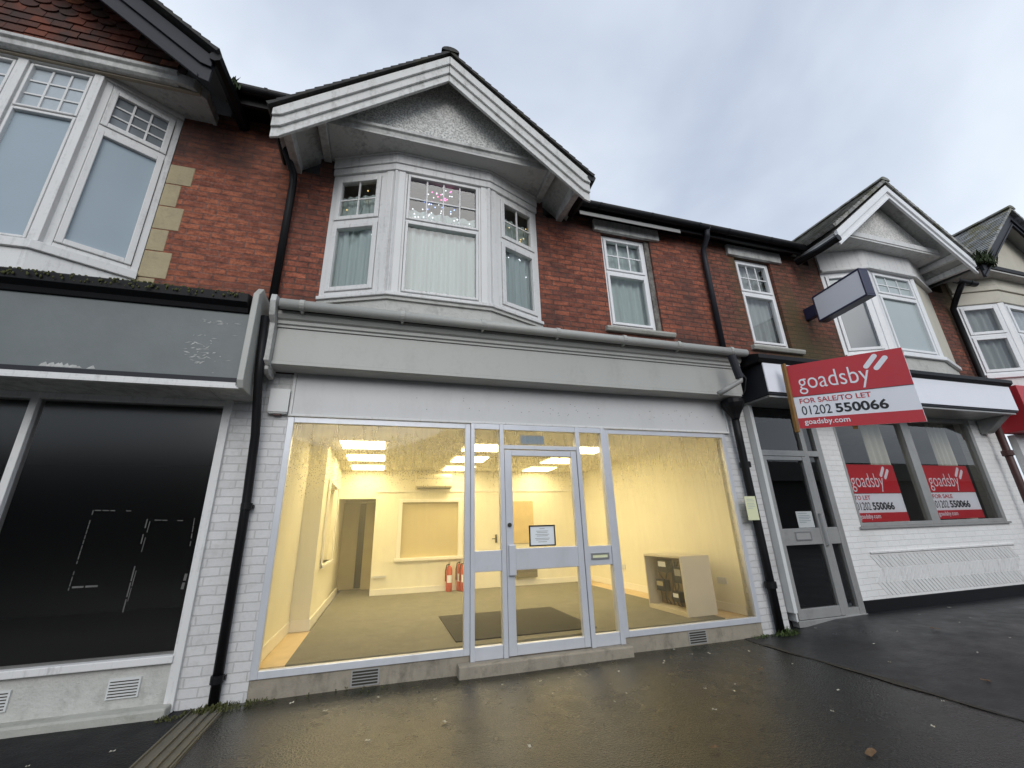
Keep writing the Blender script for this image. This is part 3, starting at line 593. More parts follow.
for i in range(60):
    if i < 46: x, z = r_.gauss(-1.66, 0.08), r_.gauss(2.86, 0.075); 
    else: x, z = r_.uniform(-1.75, -1.4), r_.choice((3.05, 3.18, 3.19)) + r_.gauss(0, 0.01)
    x = min(x, -1.38); z = max(z, 2.66); L_ = r_.uniform(0.01, 0.07); a = r_.gauss(0.15, 0.5) if i < 46 else r_.gauss(0, 0.1); w_ = r_.uniform(0.0015, 0.005)
    dx, dz = L_ / 2 * math.cos(a), L_ / 2 * math.sin(a); nx, nz = -math.sin(a) * w_, math.cos(a) * w_
    scr = MB(); scr.prism_y([(x - dx, z - dz), (x - nx, z - nz), (x + dx, z + dz), (x + nx, z + nz)], -0.4815 - i * 2e-6, -0.4803); scr.build('paint_scratch', 'dirty_white', A)
for i in range(14): x = r_.gauss(-2.6, 0.09); scr = MB(); scr.prism_y([(x - 0.03, 2.652), (x + 0.03, 2.655), (x + 0.01, 2.665 + r_.random() * 0.03), (x - 0.015, 2.66 + r_.random() * 0.02)], -0.4815 - i * 1e-5, -0.4803); scr.build('paint_scratch', 'dirty_white', A)
# moss on the cap
mo = MB()
for i in range(4200):
    x = R.uniform(-6.0, -1.4); d = abs(math.sin(x * 2.1) + 0.6 * math.sin(x * 5.7 + 1)) 
    if R.random() > 0.35 + 0.4 * d: continue
    y = R.uniform(-0.575, -0.05); z = 3.475 + (y + 0.56) / 0.54 * 0.125; r = R.uniform(0.004, 0.015)
    mo.lathe([(r, -0.008), (r * 0.85, r * 0.5), (r * 0.3, r * 0.85)], (x, y, z), 6)
for i in range(160):
    x = R.uniform(-3.6, -1.45); y = R.uniform(-0.6, -0.56); r = R.uniform(0.004, 0.010); mo.lathe([(r * .6, -r * 2.4), (r, -r), (r * .5, r * .5)], (x, y, 3.46 - R.uniform(0, 0.05)), 6)
o = mo.build('moss', 'mossg', smooth=True); tag(o, 'moss growing along the top of the dark grey shop fascia', 'moss'); o['kind'] = 'stuff'
for i, (x, z) in enumerate(((-5.3, 0),)): pass
mb = MB(); mb.box(-6.6, -1.56, -0.03, 0.2, 0.0, 0.345); mb.build('stallriser', 'render', A)
mb = MB(); mb.box(-6.6, -1.55, -0.07, 0.12, 0.345, 0.40); mb.build('sill', 'white', A, bevel=0.006)
for x in (-2.60 - 0.155, -1.955, -3.6, -4.5):
    ab = MB(); ab.box(x, x + 0.21, -0.045, -0.0305, 0.135, 0.27); o = ab.build('air_brick', 'whiteplastic', A)
    sl = MB()
    for k in range(6): sl.box(x + 0.012, x + 0.198, -0.047, -0.0452, 0.147 + k * 0.02, 0.154 + k * 0.02)
    sl.build('vent_slots', 'slot', o)
mb = MB(); mb.box(-6.6, -1.5, -0.16, 0.0, -0.1, 0.065); mb.build('base_course', 'kerbstone', A, bevel=0.015)
sf = MB()
for x in (-3.01, -4.55): sf.box(x - 0.028, x + 0.028, -0.045, 0.05, 0.40, 2.56)
sf.box(-1.56, -1.49, -0.05, 0.1, 0.0, 2.56); sf.box(-6.6, -1.56, -0.035, 0.06, 2.50, 2.56)
sf.build('shopfront_frame', 'white', A, bevel=0.005)
for a, b in ((-2.98, -1.56), (-4.52, -3.04), (-6.1, -4.58)):
    MB().quad((a, 0.0, 0.4), (b, 0.0, 0.4), (b, 0.0, 2.5), (a, 0.0, 2.5)).build('shop_pane', 'glass_dark', A, normals=False)
wall(A, 'pier', -1.49, -1.225, -0.1, 2.9, [], 'white_brick', -0.01, 0.24)
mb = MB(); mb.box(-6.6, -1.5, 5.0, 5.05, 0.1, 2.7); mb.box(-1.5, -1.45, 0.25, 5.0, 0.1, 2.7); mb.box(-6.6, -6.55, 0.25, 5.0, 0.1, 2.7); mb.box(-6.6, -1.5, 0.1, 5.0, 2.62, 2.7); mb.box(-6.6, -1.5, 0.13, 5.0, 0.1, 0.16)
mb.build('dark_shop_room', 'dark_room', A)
tape = MB()
def strip(x0, z0, x1, z1, n, w=0.008, y=0.012, seed=1):
    r = random.Random(seed)
    for i in range(n):
        if r.random() < 0.08: continue
        a = i / n; b = (i + r.uniform(0.55, 0.95)) / n; xa, za, xb, zb = x0 + (x1 - x0) * a, z0 + (z1 - z0) * a, x0 + (x1 - x0) * b, z0 + (z1 - z0) * b
        ux, uz = (xb - xa), (zb - za); L = math.hypot(ux, uz); nx, nz = -uz / L * w / 2, ux / L * w / 2
        tape.prism_y([(xa - nx, za - nz), (xb - nx, zb - nz), (xb + nx, zb + nz), (xa + nx, za + nz)], y, y + 0.003)
strip(-2.39, 1.54, -2.405, 0.90, 16, 0.006, seed=2); strip(-2.38, 1.54, -2.1, 1.53, 5, 0.007, seed=3); strip(-1.985, 1.46, -2.0, 0.70, 6, 0.008, seed=4); strip(-1.962, 1.44, -1.985, 0.78, 5, 0.005, seed=9)
strip(-2.385, 0.94, -2.21, 0.94, 2, 0.014, seed=5); strip(-1.93, 1.45, -1.7, 1.44, 4, 0.006, seed=6); strip(-1.63, 1.46, -1.62, 1.2, 4, 0.006, seed=8); strip(-1.605, 1.0, -1.615, 0.86, 2, 0.02, seed=11)
tape.build('tape_residue', 'tape', A)

# ---------------------------------------------------------------- house B (centre, lit shop)
B = thing('terraced_house', 'brick house with pebble-dashed gable above the lit empty shop in the middle', 'house', (1.7, 0, 0), 'terraced houses with shops below')
wall(B, 'wall', -1.32, -0.87, 2.95, 5.56, [], 'brick_b'); wall(B, 'wall', 1.83, 4.66, 2.95, 5.56, [(2.86, 3.70, 3.90, 5.46)], 'brick_b')
wall(B, 'wall', -1.05, -0.87, 5.56, 5.82, [], 'brick_b'); wall(B, 'wall', 1.83, 1.95, 5.56, 5.82, [], 'brick_b'); wall(B, 'wall', 2.2, 4.66, 5.56, 5.70, [], 'brick_b')
mb = MB(); mb.box(2.74, 3.86, -0.05, 0.1, 5.463, 5.66); mb.build('lintel', 'dirty_white', B, bevel=0.008)
mb = MB(); mb.prism_x([(-0.07, 3.84), (-0.07, 3.87), (0.09, 3.905), (0.09, 3.80), (-0.05, 3.80)], 2.76, 3.86); mb.build('window_sill', 'kerbstone', B, bevel=0.012)
mb = MB(); mb.box(3.62, 3.698, 0.03, 0.2, 3.9, 5.46); mb.build('window_reveal', 'reveal', B)
window(B, (2.87, 0.055), (3.62, 0.055), 3.905, 5.455, 4.82, 3, 2, 'upvc', 0.045, 0.04)
bayB = [(-0.87, 0), (-0.12, -0.3), (1.07, -0.3), (1.83, 0)]
z0, z1, zt = 3.82, 5.57, 4.84
for k in (1, 2):
    mb = MB(); mb.T = None
    for (a, b) in ((bayB[k - 1], bayB[k]), (bayB[k], bayB[k + 1])):
        T, L = facet(a, b); mb.T = T
        if b == bayB[k]: mb.box(L - 0.115, L - 0.035, -0.08, 0.012, z0, z1)
        else: mb.box(0.035, 0.115, -0.08, 0.012, z0, z1)
    mb.T = None
    cx_, cy_ = bayB[k]; sg = 1 if k == 1 else -1
    mb.prism_z([(cx_ - 0.04, cy_ + 0.10), (cx_ - 0.04, cy_ - (0.0 if sg < 0 else -0.02) ), (cx_, cy_ - 0.025), (cx_ + 0.04, cy_ - (0.0 if sg > 0 else -0.02)), (cx_ + 0.04, cy_ + 0.10)], z0, z1)
    mb.build('bay_mullion', 'white', B, bevel=0.006)
mb = MB(); bay_band(mb, bayB, 0.05, 3.775, z0, 0.14); mb.build('bay_sill', 'white', B, bevel=0.008)
mb = MB(); bay_band(mb, bayB, 0.0, 3.5, 3.735, 0.06); bay_band(mb, bayB, 0.025, 3.735, 3.773, 0.08); mb.build('bay_apron', 'render', B)
mb = MB(); bay_band(mb, bayB, 0.03, z1, z1 + 0.095, 0.10); bay_band(mb, bayB, 0.045, z1 + 0.1, 5.86, 0.10); bay_band(mb, bayB, 0.065, 5.80, 5.86, 0.02); mb.build('bay_head', 'white', B, bevel=0.008)
def off_seg(a, b, s, e):
    u = (Vector(b) - Vector(a)); L = u.length; u.normalize(); return tuple(Vector(a) + u * s), tuple(Vector(a) + u * (L - e))
a, b = off_seg(bayB[1], bayB[2], 0.115, 0.115); window(B, a, b, z0, z1, zt, 4, 2, 'white', 0.03, 0.032)
a, b = off_seg(bayB[0], bayB[1], 0.0, 0.115); window(B, a, b, z0, z1, zt, 2, 2, 'white', 0.065, 0.055)
a, b = off_seg(bayB[2], bayB[3], 0.115, 0.0); window(B, a, b, z0, z1, zt, 2, 2, 'white', 0.065, 0.055)
# gable
bcx, bhalf, bze, bza = 0.45, 1.86, 5.61, 7.16
bsl = (bza - bze) / bhalf
mb = MB(); mb.prism_y([(bcx - 1.5, 5.87), (bcx + 1.5, 5.87), (bcx, 5.87 + 1.5 * bsl)], -0.5, -0.42); mb.build('gable_wall', 'roughcast', B)
mb = MB(); mb.prism_x([(-0.5, 5.85), (-0.55, 5.86), (-0.56, 5.9), (-0.585, 5.915), (-0.585, 5.955), (-0.5, 5.975)], -0.90, 1.80); mb.build('gable_moulding', 'dirty_white', B, bevel=0.005)
mb = MB(); mb.prism_z([(-0.92, 0.0), (-0.92, -0.56), (1.82, -0.56), (1.82, 0.0)], 5.82, 5.85); mb.build('gable_soffit', 'soffit', B)
barge(B, bcx, bhalf, bze - 0.01, bza - 0.01, -0.74, 0.39, 'barge', cut=0.09)
for s in (-1, 1):
    mb = MB(); mb.prism_y([(bcx, bza - 0.03), (bcx + s * bhalf, bze - 0.03), (bcx + s * bhalf, bze - 0.05), (bcx, bza - 0.05)], -0.71, 0.1); mb.build('verge_soffit', 'soffit', B)
    for xx in (1.42, 1.74):
        x = bcx + s * xx; zt_ = bza - xx * bsl - 0.06
        mb = MB(); mb.prism_x([(-0.705, zt_ - 0.0), (-0.705, zt_ - 0.20), (-0.05, zt_ - 0.13), (-0.0, zt_ - 0.13), (0.0, zt_)], x - 0.045, x + 0.045); mb.build('gable_bracket', 'dirty_white', B, bevel=0.006)
gable_roof(B, bcx, bhalf + 0.04, bze, bza + 0.03, -0.82, 2.2, 'slate_dark')
mb = MB(); mb.prism_x([(-0.27, 5.72), (-0.27, 5.77), (3.9, 9.0), (3.9, 8.9)], 2.32, 4.66); mb.prism_x([(0.3, 6.13), (0.3, 6.19), (3.9, 9.0), (3.9, 8.9)], -1.36, 2.315); mb.build('main_roof', 'slate_dark', B)
mb = MB(); mb.prism_x([(-0.19, 5.60), (-0.19, 5.74), (0.0, 5.74), (0.0, 5.70), (-0.16, 5.70), (-0.16, 5.60)], 2.36, 4.66); mb.build('eaves_board', 'black', B)
gutter_x(B, 2.38, 4.64, -0.25, 5.71, 0.06, 'black')
mb = MB(); mb.box(2.44, 4.15, -0.200, -0.191, 5.55, 5.61); mb.build('gutter_board', 'greyplastic', B)
mb = MB(); mb.tube([(2.33, -0.80, 5.6), (2.34, -0.5, 5.58), (2.34, -0.1, 5.6)], 0.06, 8); mb.build('valley_gutter', 'black', B)
mb = MB(); mb.tube([(-1.45, -0.4, 6.1), (-1.43, -0.4, 5.85), (-1.40, -0.30, 5.62), (-1.31, -0.10, 5.42), (-1.30, -0.07, 5.3), (-1.30, -0.06, 3.55)], 0.042, 12); o = mb.build('downpipe', 'black', B, smooth=True)
bay_room(B, -1.0, 4.4, 3.55, 5.78, 'dim_room')
# shopfront roof, fascia, gutter
mb = MB(); mb.prism_x([(-0.33, 3.46), (-0.33, 3.50), (0.0, 3.66), (0.0, 3.5)], -1.16, 4.66); mb.build('shop_roof', 'slate_dark', B)
mb = MB(); mb.box(-1.16, 4.64, -0.24, -0.001, 2.935, 3.30); mb.build('fascia', 'fascia', B, bevel=0.006)
mb = MB(); mb.prism_x([(-0.24, 3.30), (-0.255, 3.30), (-0.255, 3.325), (-0.275, 3.335), (-0.275, 3.37), (-0.30, 3.385), (-0.32, 3.42), (-0.32, 3.46), (-0.24, 3.46)], -1.16, 4.655); mb.build('fascia_cornice', 'fascia', B, bevel=0.003)
mb = MB(); mb.prism_x([(-0.24, 2.934), (-0.252, 2.934), (-0.252, 2.90), (-0.22, 2.885), (-0.05, 2.885), (-0.05, 2.934)], -1.16, 3.2); mb.prism_x([(-0.24, 2.934), (-0.248, 2.934), (-0.248, 2.905), (-0.22, 2.89), (-0.05, 2.89), (-0.05, 2.934)], 3.205, 4.6); mb.build('fascia_drip', 'fascia', B)
mb = MB(); mb.tube([(-1.13, -0.385, 3.50), (4.68, -0.385, 3.49)], 0.055, 14); o = mb.build('gutter', 'fascia', B, smooth=True)
for x in (-0.95, 0.04, 0.93, 1.85, 2.75, 3.55, 4.4):
    k = MB(); k.tube([(x, -0.385, 3.50), (x + 0.045, -0.385, 3.50)], 0.0605, 14); k.box(x + .01, x + 0.035, -0.38, -0.32, 3.43, 3.455); k.build('gutter_bracket', 'fascia', o)
mb = MB(); mb.prism_x([(-0.30, 2.86), (-0.34, 2.9), (-0.34, 3.30), (-0.40, 3.36), (-0.44, 3.5), (-0.42, 3.58), (-0.3, 3.60), (-0.03, 3.6), (-0.03, 2.86)], -1.215, -1.162); mb.prism_x([(-0.26, 2.79), (-0.30, 2.82), (-0.30, 2.858), (-0.05, 2.858), (-0.05, 2.79)], -1.21, -1.166); mb.build('console', 'dirty_white', B, bevel=0.006)
mb = MB(); mb.box(-0.955, 4.44, -0.03, 0.12, 2.445, 2.935); mb.build('sign_panel', 'panel', B)
mb = MB(); mb.box(-0.985, 4.46, -0.05, -0.0305, 2.425, 2.45); mb.box(-0.985, -0.957, -0.045, 0.0, 2.45, 2.93); mb.box(4.44, 4.466, -0.045, 0.0, 2.45, 2.93); mb.build('panel_trim', 'white', B, bevel=0.003)
sc_ = MB()
for i in range(46):
    x = R.uniform(0.2, 4.3); zq = R.uniform(2.55, 2.72); sc_.lathe([(0.004, 0), (0.004, 0.003)], (0, 0, 0), 5)
    for j in range(10): sc_.v[-1 - j] = Vector((x + sc_.v[-1 - j].x, -0.0335 + sc_.v[-1 - j].z, zq + sc_.v[-1 - j].y))
sc_.build('screw_holes', 'slot', B)
wall(B, 'pier', -1.222, -0.985, -0.1, 2.88, [], 'white_brick', -0.012, 0.24); wall(B, 'pier', 4.39, 4.66, -0.1, 2.88, [], 'white_brick', -0.012, 0.24)
mb = MB(); mb.box(-0.985, 0.882, -0.015, 0.2, -0.1, 0.15); mb.box(2.552, 4.39, -0.015, 0.2, -0.1, 0.15); mb.box(0.882, 2.552, 0.0, 0.2, -0.1, 0.098); mb.build('plinth', 'concrete', B, bevel=0.008)
mb = MB(); mb.box(0.76, 2.58, -0.15, -0.001, -0.1, 0.098); mb.build('door_step', 'concrete', B, bevel=0.012)
for x in (-0.18, 3.355):
    ab = MB(); ab.box(x, x + 0.24, -0.022, -0.0155, 0.01, 0.14); o = ab.build('air_brick', 'greyplastic', B); sl = MB()
    for k in range(5): sl.box(x + 0.012, x + 0.228, -0.024, -0.0222, 0.022 + k * 0.0235, 0.036 + k * 0.0235)
    sl.build('vent_slots', 'slot', o)
def frame(x0, x1, z0, z1, w, y0=-0.03, y1=0.03):
    m_ = MB(); m_.box(x0, x0 + w, y0, y1, z0, z1); m_.box(x1 - w, x1, y0, y1, z0, z1); m_.box(x0 + w, x1 - w, y0, y1, z0, z0 + w); m_.box(x0 + w, x1 - w, y0, y1, z1 - w, z1); return m_
def pane(x0, x1, z0, z1, parent, mat='glass_cond', y=0.0):
    return MB().quad((x0, y, z0), (x1, y, z0), (x1, y, z1), (x0, y, z1)).build('pane', mat, parent, normals=False)
w_ = frame(-0.985, 0.882, 0.152, 2.424, 0.06).build('shop_window', 'alu', B, bevel=0.004); pane(-0.925, 0.822 + 0.06, 0.212, 2.364, w_)
w_ = frame(2.552, 4.388, 0.152, 2.424, 0.06).build('shop_window', 'alu', B, bevel=0.004); pane(2.552, 4.33, 0.212, 2.364, w_)
mb = MB(); ex = [(0.883, 0.926), (1.214, 1.262), (2.156, 2.206), (2.495, 2.551)]
for a, b in ex: mb.box(a, b, -0.055, 0.035, 0.099, 2.424)
mb.box(1.262, 2.156, -0.05, 0.03, 2.142, 2.188); mb.box(1.262, 2.156, -0.05, 0.03, 2.362, 2.424); mb.box(0.926, 1.214, -0.05, 0.03, 2.362, 2.424); mb.box(2.206, 2.495, -0.05, 0.03, 2.362, 2.424)
df = mb.build('door_frame', 'alu', B, bevel=0.004); pane(1.262, 2.156, 2.188, 2.362, df)
for a, b in ((0.926, 1.214), (2.206, 2.495)):
    mb = MB(); mb.box(a + .001, b - .001, -0.04, 0.02, 0.878, 1.078); s_ = mb.build('sidelight', 'alu', B, bevel=0.004); MB().box(a + .001, b - .001, -0.04, 0.02, 0.10, 0.215).build('bottom_rail', 'alu', s_, bevel=0.004)
    pane(a, b, 0.215, 0.878, s_); pane(a, b, 1.078, 2.362, s_)
mb = frame(2.235, 2.455, 0.938, 1.004, 0.018, -0.05, -0.0405); lb = mb.build('letterbox', 'steel', B); MB().box(2.253, 2.437, -0.046, -0.0405, 0.956, 0.986).build('flap', 'yellow_paper', lb)
mb = MB(); mb.box(1.268, 1.352, -0.045, 0.02, 0.108, 2.134); mb.box(2.082, 2.150, -0.045, 0.02, 0.108, 2.134); mb.box(1.352, 2.082, -0.04, 0.015, 0.108, 0.206); mb.box(1.352, 2.082, -0.04, 0.015, 2.068, 2.134); mb.box(1.352, 2.082, -0.04, 0.015, 0.876, 1.086)
dr = mb.build('door', 'alu', B, bevel=0.005); pane(1.352, 2.082, 0.206, 0.876, dr); pane(1.352, 2.082, 1.086, 2.068, dr)
mb = MB(); mb.box(1.285, 1.36, -0.085, -0.046, 0.83, 1.127); mb.build('pull_handle', 'alu', dr, bevel=0.008)
mb = MB(); mb.tube([(1.305, -0.047, 1.325), (1.305, -0.062, 1.325)], 0.022, 12); mb.build('lock', 'slot', dr)
MB().box(1.48, 1.77, 0.0015, 0.003, 2.215, 2.315).build('window_sticker', M['frost'], df)
# interior room of shop B
mb = MB(); mb.box(-1.05, -1.0, 0.13, 1.6, 0.1, 2.55); mb.box(-1.05, -0.78, 1.6, 2.08, 0.1, 2.55); mb.box(-1.05, -0.78, 2.08, 3.3, 0.1, 0.9); mb.box(-1.05, -0.78, 2.08, 3.3, 2.0, 2.55); mb.box(-1.05, -0.98, 2.08, 3.3, 0.9, 2.0); mb.box(-1.05, -0.83, 3.3, 5.9, 0.1, 2.55)
mb.box(4.36, 4.42, 0.13, 4.4, 0.1, 2.55)
mb.box(-0.15, 0.36, 4.36, 4.44, 0.1, 2.55); mb.box(0.36, 1.48, 4.36, 4.44, 0.1, 0.82); mb.box(0.36, 1.48, 4.36, 4.44, 1.85, 2.55); mb.box(1.48, 4.36, 4.36, 4.44, 0.1, 2.55); mb.box(-0.83, -0.15, 4.36, 4.44, 1.93, 2.55)
mb.box(-0.15, -0.1, 4.44, 5.9, 0.1, 2.55); mb.box(-0.83, -0.15, 5.85, 5.9, 0.1, 2.55)
mb.build('room_wall', 'cream', B)
mb = MB(); mb.box(0.36, 1.48, 4.43, 4.45, 0.82, 1.85); mb.build('hatch_board', 'ochre', B)
mb = MB(); y_ = 4.335
for a, b, c_, d_ in ((0.28, 0.36, 0.76, 1.91), (1.48, 1.56, 0.76, 1.91), (0.36, 1.48, 1.85, 1.91)): mb.box(a, b, y_, 4.36, c_, d_)
mb.box(0.25, 1.59, 4.30, 4.36, 0.76, 0.815); mb.build('hatch_frame', 'skirting', B, bevel=0.006)
mb = MB(); mb.box(-0.15, 4.36, 4.34, 4.36, 2.05, 2.09); mb.box(-0.15, 1.7, 4.345, 4.36, 0.2, 0.3); mb.box(2.36, 4.3, 4.345, 4.36, 0.2, 0.3); mb.box(-0.78, -0.765, 1.6, 5, 0.2, 0.32); mb.box(-1.0, -0.985, 0.13, 1.6, 0.2, 0.32); mb.box(-1.0, -0.765, 1.585, 1.6, 0.2, 0.32); mb.box(4.345, 4.36, 0.13, 4.36, 0.2, 0.3)
mb.box(-0.765, -0.745, 2.0, 2.08, 0.85, 2.06); mb.box(-0.765, -0.745, 3.3, 3.38, 0.85, 2.06); mb.box(-0.765, -0.745, 2.08, 3.3, 2.0, 2.06); mb.box(-0.97, -0.72, 2.0, 3.38, 0.86, 0.9)
mb.box(-0.72, -0.3, 4.30, 4.345, 0.55, 0.585) if False else None
mb.build('skirting', 'skirting', B)
MB().box(4.345, 4.36, 0.40, 0.55, 0.52, 0.60).build('socket', 'whiteplastic', B); MB().box(4.345, 4.36, 2.9, 3.05, 0.52, 0.60).build('socket', 'whiteplastic', B)
mb = MB(); mb.box(-0.12, 0.12, 4.31, 4.345, 0.50, 0.53); mb.build('socket_trunking', 'whiteplastic', B)
mb = MB(); mb.box(1.72, 2.32, 4.33, 4.358, 0.2, 2.02); o = mb.build('inner_door', 'cream', B, bevel=0.004); k = MB(); k.box(2.245, 2.285, 4.31, 4.33, 1.03, 1.19); k.tube([(2.265, 4.29, 1.11), (2.17, 4.29, 1.11)], 0.01); k.tube([(2.265, 4.33, 1.11), (2.265, 4.29, 1.11)], 0.01); k.build('handle', 'slot', o)
mb = MB(); mb.box(1.66, 1.72, 4.325, 4.36, 0.2, 2.04); mb.box(2.32, 2.36, 4.325, 4.36, 0.2, 2.04); mb.build('inner_door_frame', 'skirting', B)
mb = MB(); mb.box(2.62, 3.1, 4.335, 4.36, 1.0, 1.85); mb.build('wall_board', 'doorwood', B, bevel=0.004)
mb = MB(); mb.box(-0.83, -0.50, 5.60, 5.64, 0.2, 1.93); mb.box(-0.36, -0.15, 5.4, 5.44, 0.2, 1.93); mb.build('passage_door', 'brownpaint', B)
mb = MB(); mb.box(-0.52, -0.34, 5.7, 5.74, 0.2, 1.93); mb.build('passage_gap_shade', 'slot', B)  # dark sheet painted in for the unlit gap beside the passage door
mb = MB(); mb.box(-0.75, 4.02, 0.14, 5.6, 0.10, 0.2); mb.build('carpet', 'carpet', B)
mb = MB(); mb.box(-1.0, -0.752, 0.14, 1.6, 0.1, 0.196); mb.box(4.022, 4.36, 0.14, 4.36, 0.1, 0.196); mb.build('bare_floor', 'bare_floor', B)
mb = MB(); mb.box(-1.05, 4.42, 0.13, 5.9, 2.475, 2.55); ce = mb.build('ceiling', 'cream', B)
mb = MB()
for i in range(10): x = -1.0 + 0.6 * i + 0.395; mb.box(x - 0.012, x + 0.012, 0.14, 4.36, 2.469, 2.4745)
for i in range(8): y = 0.71 + 0.6 * i; mb.box(-1.0, 4.36, y - 0.012, y + 0.012, 2.4675, 2.4715)
mb.build('ceiling_grid', 'skirting', ce)

# ---------------------------------------------------------------- house C (right of centre)
C = thing('terraced_house', 'brick house with white pebble-dashed gable above the white shop with herringbone brickwork', 'house', (7.5, 0, 0), 'terraced houses with shops below')
wall(C, 'wall', 4.662, 7.2, 3.0, 5.56, [(5.32, 6.08, 3.86, 5.46)], 'brick_c'); wall(C, 'wall', 4.662, 6.85, 5.56, 5.70, [], 'brick_c'); wall(C, 'wall', 10.0, 10.5, 3.0, 5.5, [], 'brick_c'); wall(C, 'wall', 7.0, 7.2, 5.56, 5.82, [], 'brick_c')
mb = MB(); mb.box(5.18, 6.3, -0.05, 0.1, 5.463, 5.66); mb.build('lintel', 'dirty_white', C, bevel=0.008)
mb = MB(); mb.prism_x([(-0.07, 3.80), (-0.07, 3.83), (0.09, 3.865), (0.09, 3.76), (-0.05, 3.76)], 5.24, 6.26); mb.build('window_sill', 'kerbstone', C, bevel=0.012)
window(C, (5.33, 0.055), (6.07, 0.055), 3.866, 5.455, 4.82, 3, 2, 'upvc', 0.045, 0.04)
bayC = [(7.2, 0), (7.9, -0.3), (9.06, -0.3), (10.0, 0)]
z0, z1, zt = 3.85, 5.42, 4.95
for k in (1, 2):
    mb = MB(); cx_, cy_ = bayC[k]; mb.prism_z([(cx_ - 0.07, cy_ + 0.10), (cx_ - 0.07, cy_ + (0.02 if k == 1 else -0.012)), (cx_, cy_ - 0.025), (cx_ + 0.07, cy_ + (0.02 if k == 2 else -0.012)), (cx_ + 0.07, cy_ + 0.10)], z0, z1)
    mb.build('bay_mullion', 'upvc', C, bevel=0.006)
mb = MB(); bay_band(mb, bayC, 0.05, 3.78, z0, 0.14); mb.build('bay_sill', 'upvc', C, bevel=0.008)
mb = MB(); bay_band(mb, bayC, 0.0, 3.3, 3.78, 0.06); mb.build('bay_apron', 'render', C)
mb = MB(); bay_band(mb, bayC, 0.05, z1, 5.86, 0.12); bay_band(mb, bayC, 0.075, z1, z1 + 0.05, 0.03); mb.build('bay_head', 'white', C, bevel=0.008)
a, b = off_seg(bayC[1], bayC[2], 0.07, 0.07); window(C, a, b, z0, z1, zt, 3, 2, 'upvc', 0.04, 0.04, 'blind', 'blind')
a, b = off_seg(bayC[0], bayC[1], 0.0, 0.07); window(C, a, b, z0, z1, zt, 2, 2, 'upvc', 0.06, 0.05, 'grey_film_refl', 'blind')
T, L = facet(bayC[2], bayC[3]); mb = MB(); mb.T = T; mb.box(0.07, L, -0.06, 0.004, z0, z1); mb.build('bay_cheek_board', 'cream_board', C)
ccx, chalf, cze, cza = 8.34, 1.67, 5.67, 6.98
csl = (cza - cze) / chalf
mb = MB(); mb.prism_y([(ccx - 1.25, 5.87), (ccx + 1.25, 5.87), (ccx, 5.87 + 1.25 * csl)], -0.5, -0.42); mb.build('gable_wall', 'roughcast_white', C)
mb = MB(); mb.prism_x([(-0.5, 5.85), (-0.57, 5.86), (-0.57, 5.96), (-0.5, 5.98)], ccx - 1.24, ccx + 1.24); mb.build('gable_moulding', 'white', C, bevel=0.005)
mb = MB(); mb.prism_z([(ccx - 1.27, 0.0), (ccx - 1.27, -0.56), (ccx + 1.27, -0.56), (ccx + 1.27, 0.0)], 5.82, 5.85); mb.build('gable_soffit', 'barge', C)
barge(C, ccx, chalf, cze - 0.01, cza - 0.01, -0.76, 0.27, 'upvc', cut=0.0, steps=2)
for s in (-1, 1):
    mb = MB(); mb.prism_y([(ccx, cza - 0.03), (ccx + s * chalf, cze - 0.03), (ccx + s * chalf, cze - 0.05), (ccx, cza - 0.05)], -0.73, 0.1); mb.build('verge_soffit', 'soffit', C)
    for xx in (1.4, 1.62):
        x = ccx + s * xx; zt_ = cza - xx * csl - 0.06
        mb = MB(); mb.prism_x([(-0.71, zt_), (-0.71, zt_ - 0.13), (-0.05, zt_ - 0.08), (0.0, zt_ - 0.08), (0.0, zt_)], x - 0.04, x + 0.04); mb.build('gable_bracket', 'white', C, bevel=0.006)
gable_roof(C, ccx, chalf + 0.05, cze + 0.02, cza + 0.05, -0.81, 2.2, 'slate', 0.05, 'slate')
mb = MB(); mb.prism_x([(-0.27, 5.72), (-0.27, 5.77), (3.9, 9.0), (3.9, 8.9)], 4.664, 6.6); mb.prism_x([(0.3, 6.13), (0.3, 6.19), (3.9, 9.0), (3.9, 8.9)], 6.605, 10.5); mb.build('main_roof', 'slate_dark', C)
mb = MB(); mb.prism_x([(-0.19, 5.60), (-0.19, 5.74), (0.0, 5.74), (0.0, 5.70), (-0.16, 5.70), (-0.16, 5.60)], 4.664, 6.62); mb.build('eaves_board', 'black', C)
gutter_x(C, 4.66, 6.75, -0.25, 5.71, 0.06, 'black'); gutter_x(C, 10.15, 10.7, -0.40, 5.50, 0.06, 'black')
mb = MB(); mb.tube([(6.60, -0.82, 5.47), (6.59, -0.5, 5.46), (6.6, -0.1, 5.5)], 0.06, 8); mb.build('valley_gutter', 'black', C)
mb = MB(); mb.tube([(4.62, -0.25, 5.66), (4.63, -0.22, 5.56), (4.65, -0.07, 5.42), (4.65, -0.06, 5.2), (4.65, -0.055, 3.6)], 0.042, 12); mb.build('downpipe', 'charcoal', C, smooth=True)
mb = MB(); mb.tube([(10.3, -0.40, 5.46), (10.38, -0.2, 5.25), (10.45, -0.07, 5.1), (10.45, -0.07, 3.4), (10.35, -0.3, 3.2), (10.3, -0.12, 2.9)], 0.05, 12); mb.build('downpipe', 'black', C, smooth=True)
bay_room(C, 4.9, 10.2, 3.62, 5.8, 'dim_room')
